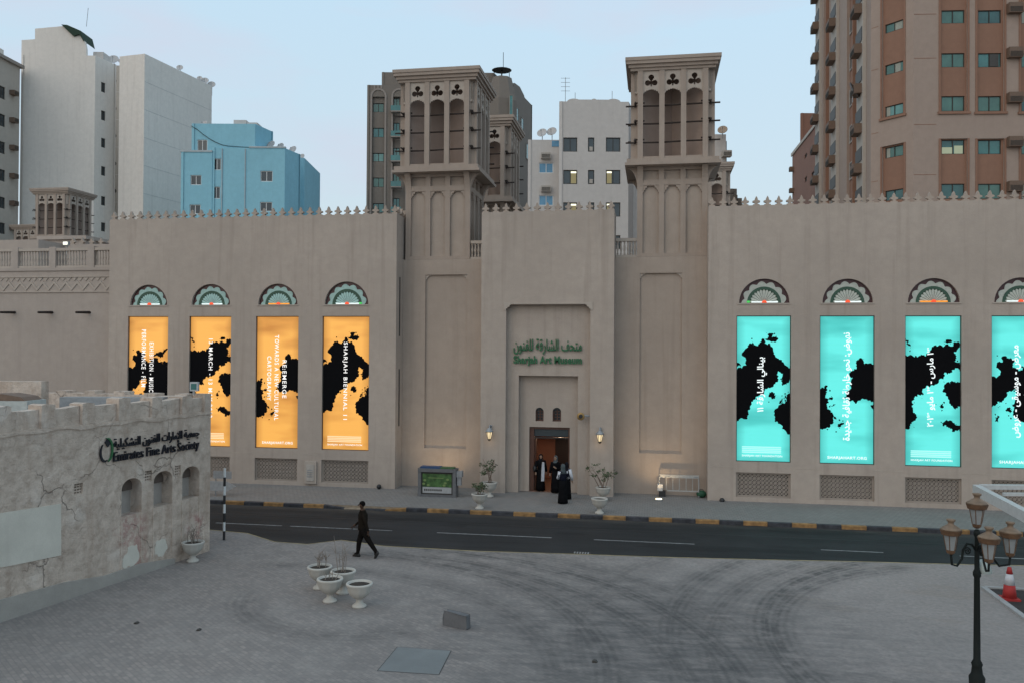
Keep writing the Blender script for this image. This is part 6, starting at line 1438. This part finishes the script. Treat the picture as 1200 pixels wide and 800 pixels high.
def woman(q, rz, label, h=1.62, scarf=m_scarf, vest=None, sleeve=None, white=None, arms='front', bag=False):
    k = h/1.62; t = thing('person', q, label, 'person'); t.rotation_euler = (0,0,rz)      # faces local -y
    hx = .16 if arms == 'front' else .22
    V = [(0,0,.88),(0,0,1.08),(0,-.005,1.24),(0,0,1.34),(0,-.01,1.41),(0,-.02,1.50),(0,-.02,1.57)]
    E = [(0,1),(1,2),(2,3),(3,4),(4,5),(5,6)]; rad = [(.13,.11),(.11,.095),(.13,.10),(.08,.07),.048,(.07,.082),(.062,.072)]
    for s_ in (-1, 1):
        b = len(V); V += [(s_*.09,0,.82),(s_*.09,-.01,.45),(s_*.09,.01,.09),(s_*.10,-.11,.04)]; E += [(0,b),(b,b+1),(b+1,b+2),(b+2,b+3)]; rad += [.09,.06,.042,.034]
        b = len(V)
        if arms == 'front' or (arms == 'one' and s_ > 0): V += [(s_*.165,0,1.31),(s_*.225,.02,1.06),(s_*.12,-.22,1.10),(s_*.07,-.27,1.16)]
        else: V += [(s_*.165,0,1.31),(s_*.23,.02,1.07),(s_*.24,-.05,.84),(s_*.235,-.07,.76)]
        E += [(3,b),(b,b+1),(b+1,b+2),(b+2,b+3)]; rad += [.052,.043,.033,.03]
    V = [tuple(c*k for c in v) for v in V]
    skin_body('body', V, E, rad, [m_skin2, m_shoe, vest or m_abaya], lambda c: 1 if c.z < .1 else (0 if c.z > 1.37*k or (c.y < -.19*k and c.z > 1.0*k) or (abs(c.x) > .2*k and c.z < .84*k and c.z > .6*k) else 2), t)
    L_ = lambda mb, n, m, sm=True: local(mb, n, m, t, sm)
    secs = [(0,.0,.03,.21,.19),(0,0,.25,.20,.17),(0,0,.55,.185,.155),(0,0,.82,.18,.145),(0,0,1.0,.15,.12)]
    top = [(0,0,.95,.16,.128),(0,0,1.08,.152,.122),(0,-.01,1.22,.172,.132),(0,0,1.31,.165,.11),(0,0,1.365,.09,.075)]
    S_ = lambda l: [tuple(c*k for c in s) for s in l]
    mb = MB(); n = 28; rings_ = []
    for (x, y, z, rx, ry) in S_(secs):
        fl = .07*(1-z/1.05); rings_.append([(x+rx*(1+fl*math.cos(9*2*math.pi*i/n))*math.cos(2*math.pi*i/n), y+ry*(1+fl*math.cos(9*2*math.pi*i/n))*math.sin(2*math.pi*i/n), z) for i in range(n)])
    L_(mb.rings(rings_), 'skirt', m_abaya); L_(MB().loft(S_(top), 20), 'top', vest or m_abaya)
    for s_ in (-1, 1):
        if arms == 'front' or (arms == 'one' and s_ > 0): P_ = [(s_*.15,0,1.32),(s_*.228,.02,1.05),(s_*.12,-.20,1.09)]
        else: P_ = [(s_*.15,0,1.32),(s_*.235,.02,1.06),(s_*.245,-.04,.86)]
        L_(MB().tube([Vector(p)*k for p in P_], [.078*k,.064*k,.06*k], 10), 'sleeve', sleeve or m_abaya)
        hp = Vector(V[0])*0 + Vector(P_[-1])*k
        dirv = (Vector((-.4*s_,-.5,.5)) if P_[-1][1] < -.1 else Vector((0,-.2,-1))).normalized(); sd_ = Vector((1,0,0)) if P_[-1][1] > -.1 else Vector((0,.5,.5)).normalized()
        for j in range(4): a = hp + dirv*.07 + sd_*(.016*(j-1.5)); L_(MB().tube([a, a+dirv*.045, a+dirv*.075+Vector((0,-.015,0))], .0085, 6), 'finger', m_skin2)
        L_(MB().tube([hp+dirv*.05+sd_*.03, hp+dirv*.08+sd_*.045], .0095, 6), 'thumb', m_skin2)
    # headscarf open at the face
    mb = MB(); n = 20; rs = []
    for (y, z, rx, ry) in ((.0,1.24,.175,.13),(.0,1.33,.13,.105),(.005,1.40,.088,.09),(.01,1.47,.092,.10),(.012,1.53,.094,.102),(.01,1.585,.082,.092),(.005,1.625,.045,.05),(0,1.64,.01,.01)):
        ring = []
        for i in range(n):
            a = 2*math.pi*i/n; x_, y_ = rx*math.cos(a), y+ry*math.sin(a)
            if 1.43 < z < 1.60 and math.sin(a) < -.45: y_ = y - ry*.40
            ring.append((x_*k, y_*k, z*k))
        rs.append(ring)
    L_(mb.rings(rs), 'headscarf', scarf)
    L_(MB().loft([(0,-.092*k,1.485*k,.008,.008),(0,-.105*k,1.495*k,.014,.016),(0,-.09*k,1.53*k,.008,.008)], 8), 'nose', m_skin2)
    for s_ in (-1, 1): L_(MB().sphere((s_*.028*k,-.088*k,1.525*k), .010, 6), 'eye', m_black)
    L_(MB().sphere((0,-.086*k,1.46*k), .018, 8, 1.2, .5, .4), 'mouth', plain('lips', (.22,.09,.08), .6))
    for s_ in (-1, 1): L_(MB().loft([(s_*.085,-.04,0,.045,.10),(s_*.085,-.05,.05,.045,.11),(s_*.085,-.02,.08,.035,.05)], 10), 'shoe', m_shoe)
    if white: L_(MB().slab(Frame((0,0),(1,0),(0,-1)), [(-.03*k,.45*k),(.10*k,.45*k),(.12*k,.9*k),(.10*k,1.28*k),(.02*k,1.28*k),(-.01*k,.9*k)], (), .13*k, .20*k), 'scarf_panel', white, False)
    if bag:
        L_(MB().sphere((-.27,.05,.98*k), .13, 10, .6, 1.0, 1.2), 'shoulder_bag', m_black); L_(MB().tube([(-.25,.02,1.1*k),(-.2,.03,1.3*k),(-.1,.02,1.36*k)], .012, 5), 'bag_strap', m_black)
    return t
woman(gnd(659.5, 589.5), R(-150), 'person in long black skirt, navy vest and white sleeves standing outside the door', 1.62, m_gscarf, m_navy, m_shirt, None, 'front')
q = gnd(633.5, 574); woman(Vector((onY(633.5, 560, .75)[0], .75, .02)), R(25), 'person in black robe with white front panel and bag in the doorway', 1.64, m_scarf, None, None, m_shirt, 'down', True)
woman(Vector((onY(651, 560, .45)[0], .45, .02)), R(-20), 'person in black robe and grey headscarf standing in the door opening', 1.62, m_gscarf, None, None, None, 'one')
q = gnd(657, 586.5)
pp = woman(Vector((onY(664, 580, -.95)[0], -.95, .0)), R(160), 'person in dark coat over pale trousers, half hidden behind the white sleeved one', 1.55, m_scarf, m_navy, m_shirt, m_shirt, 'down')
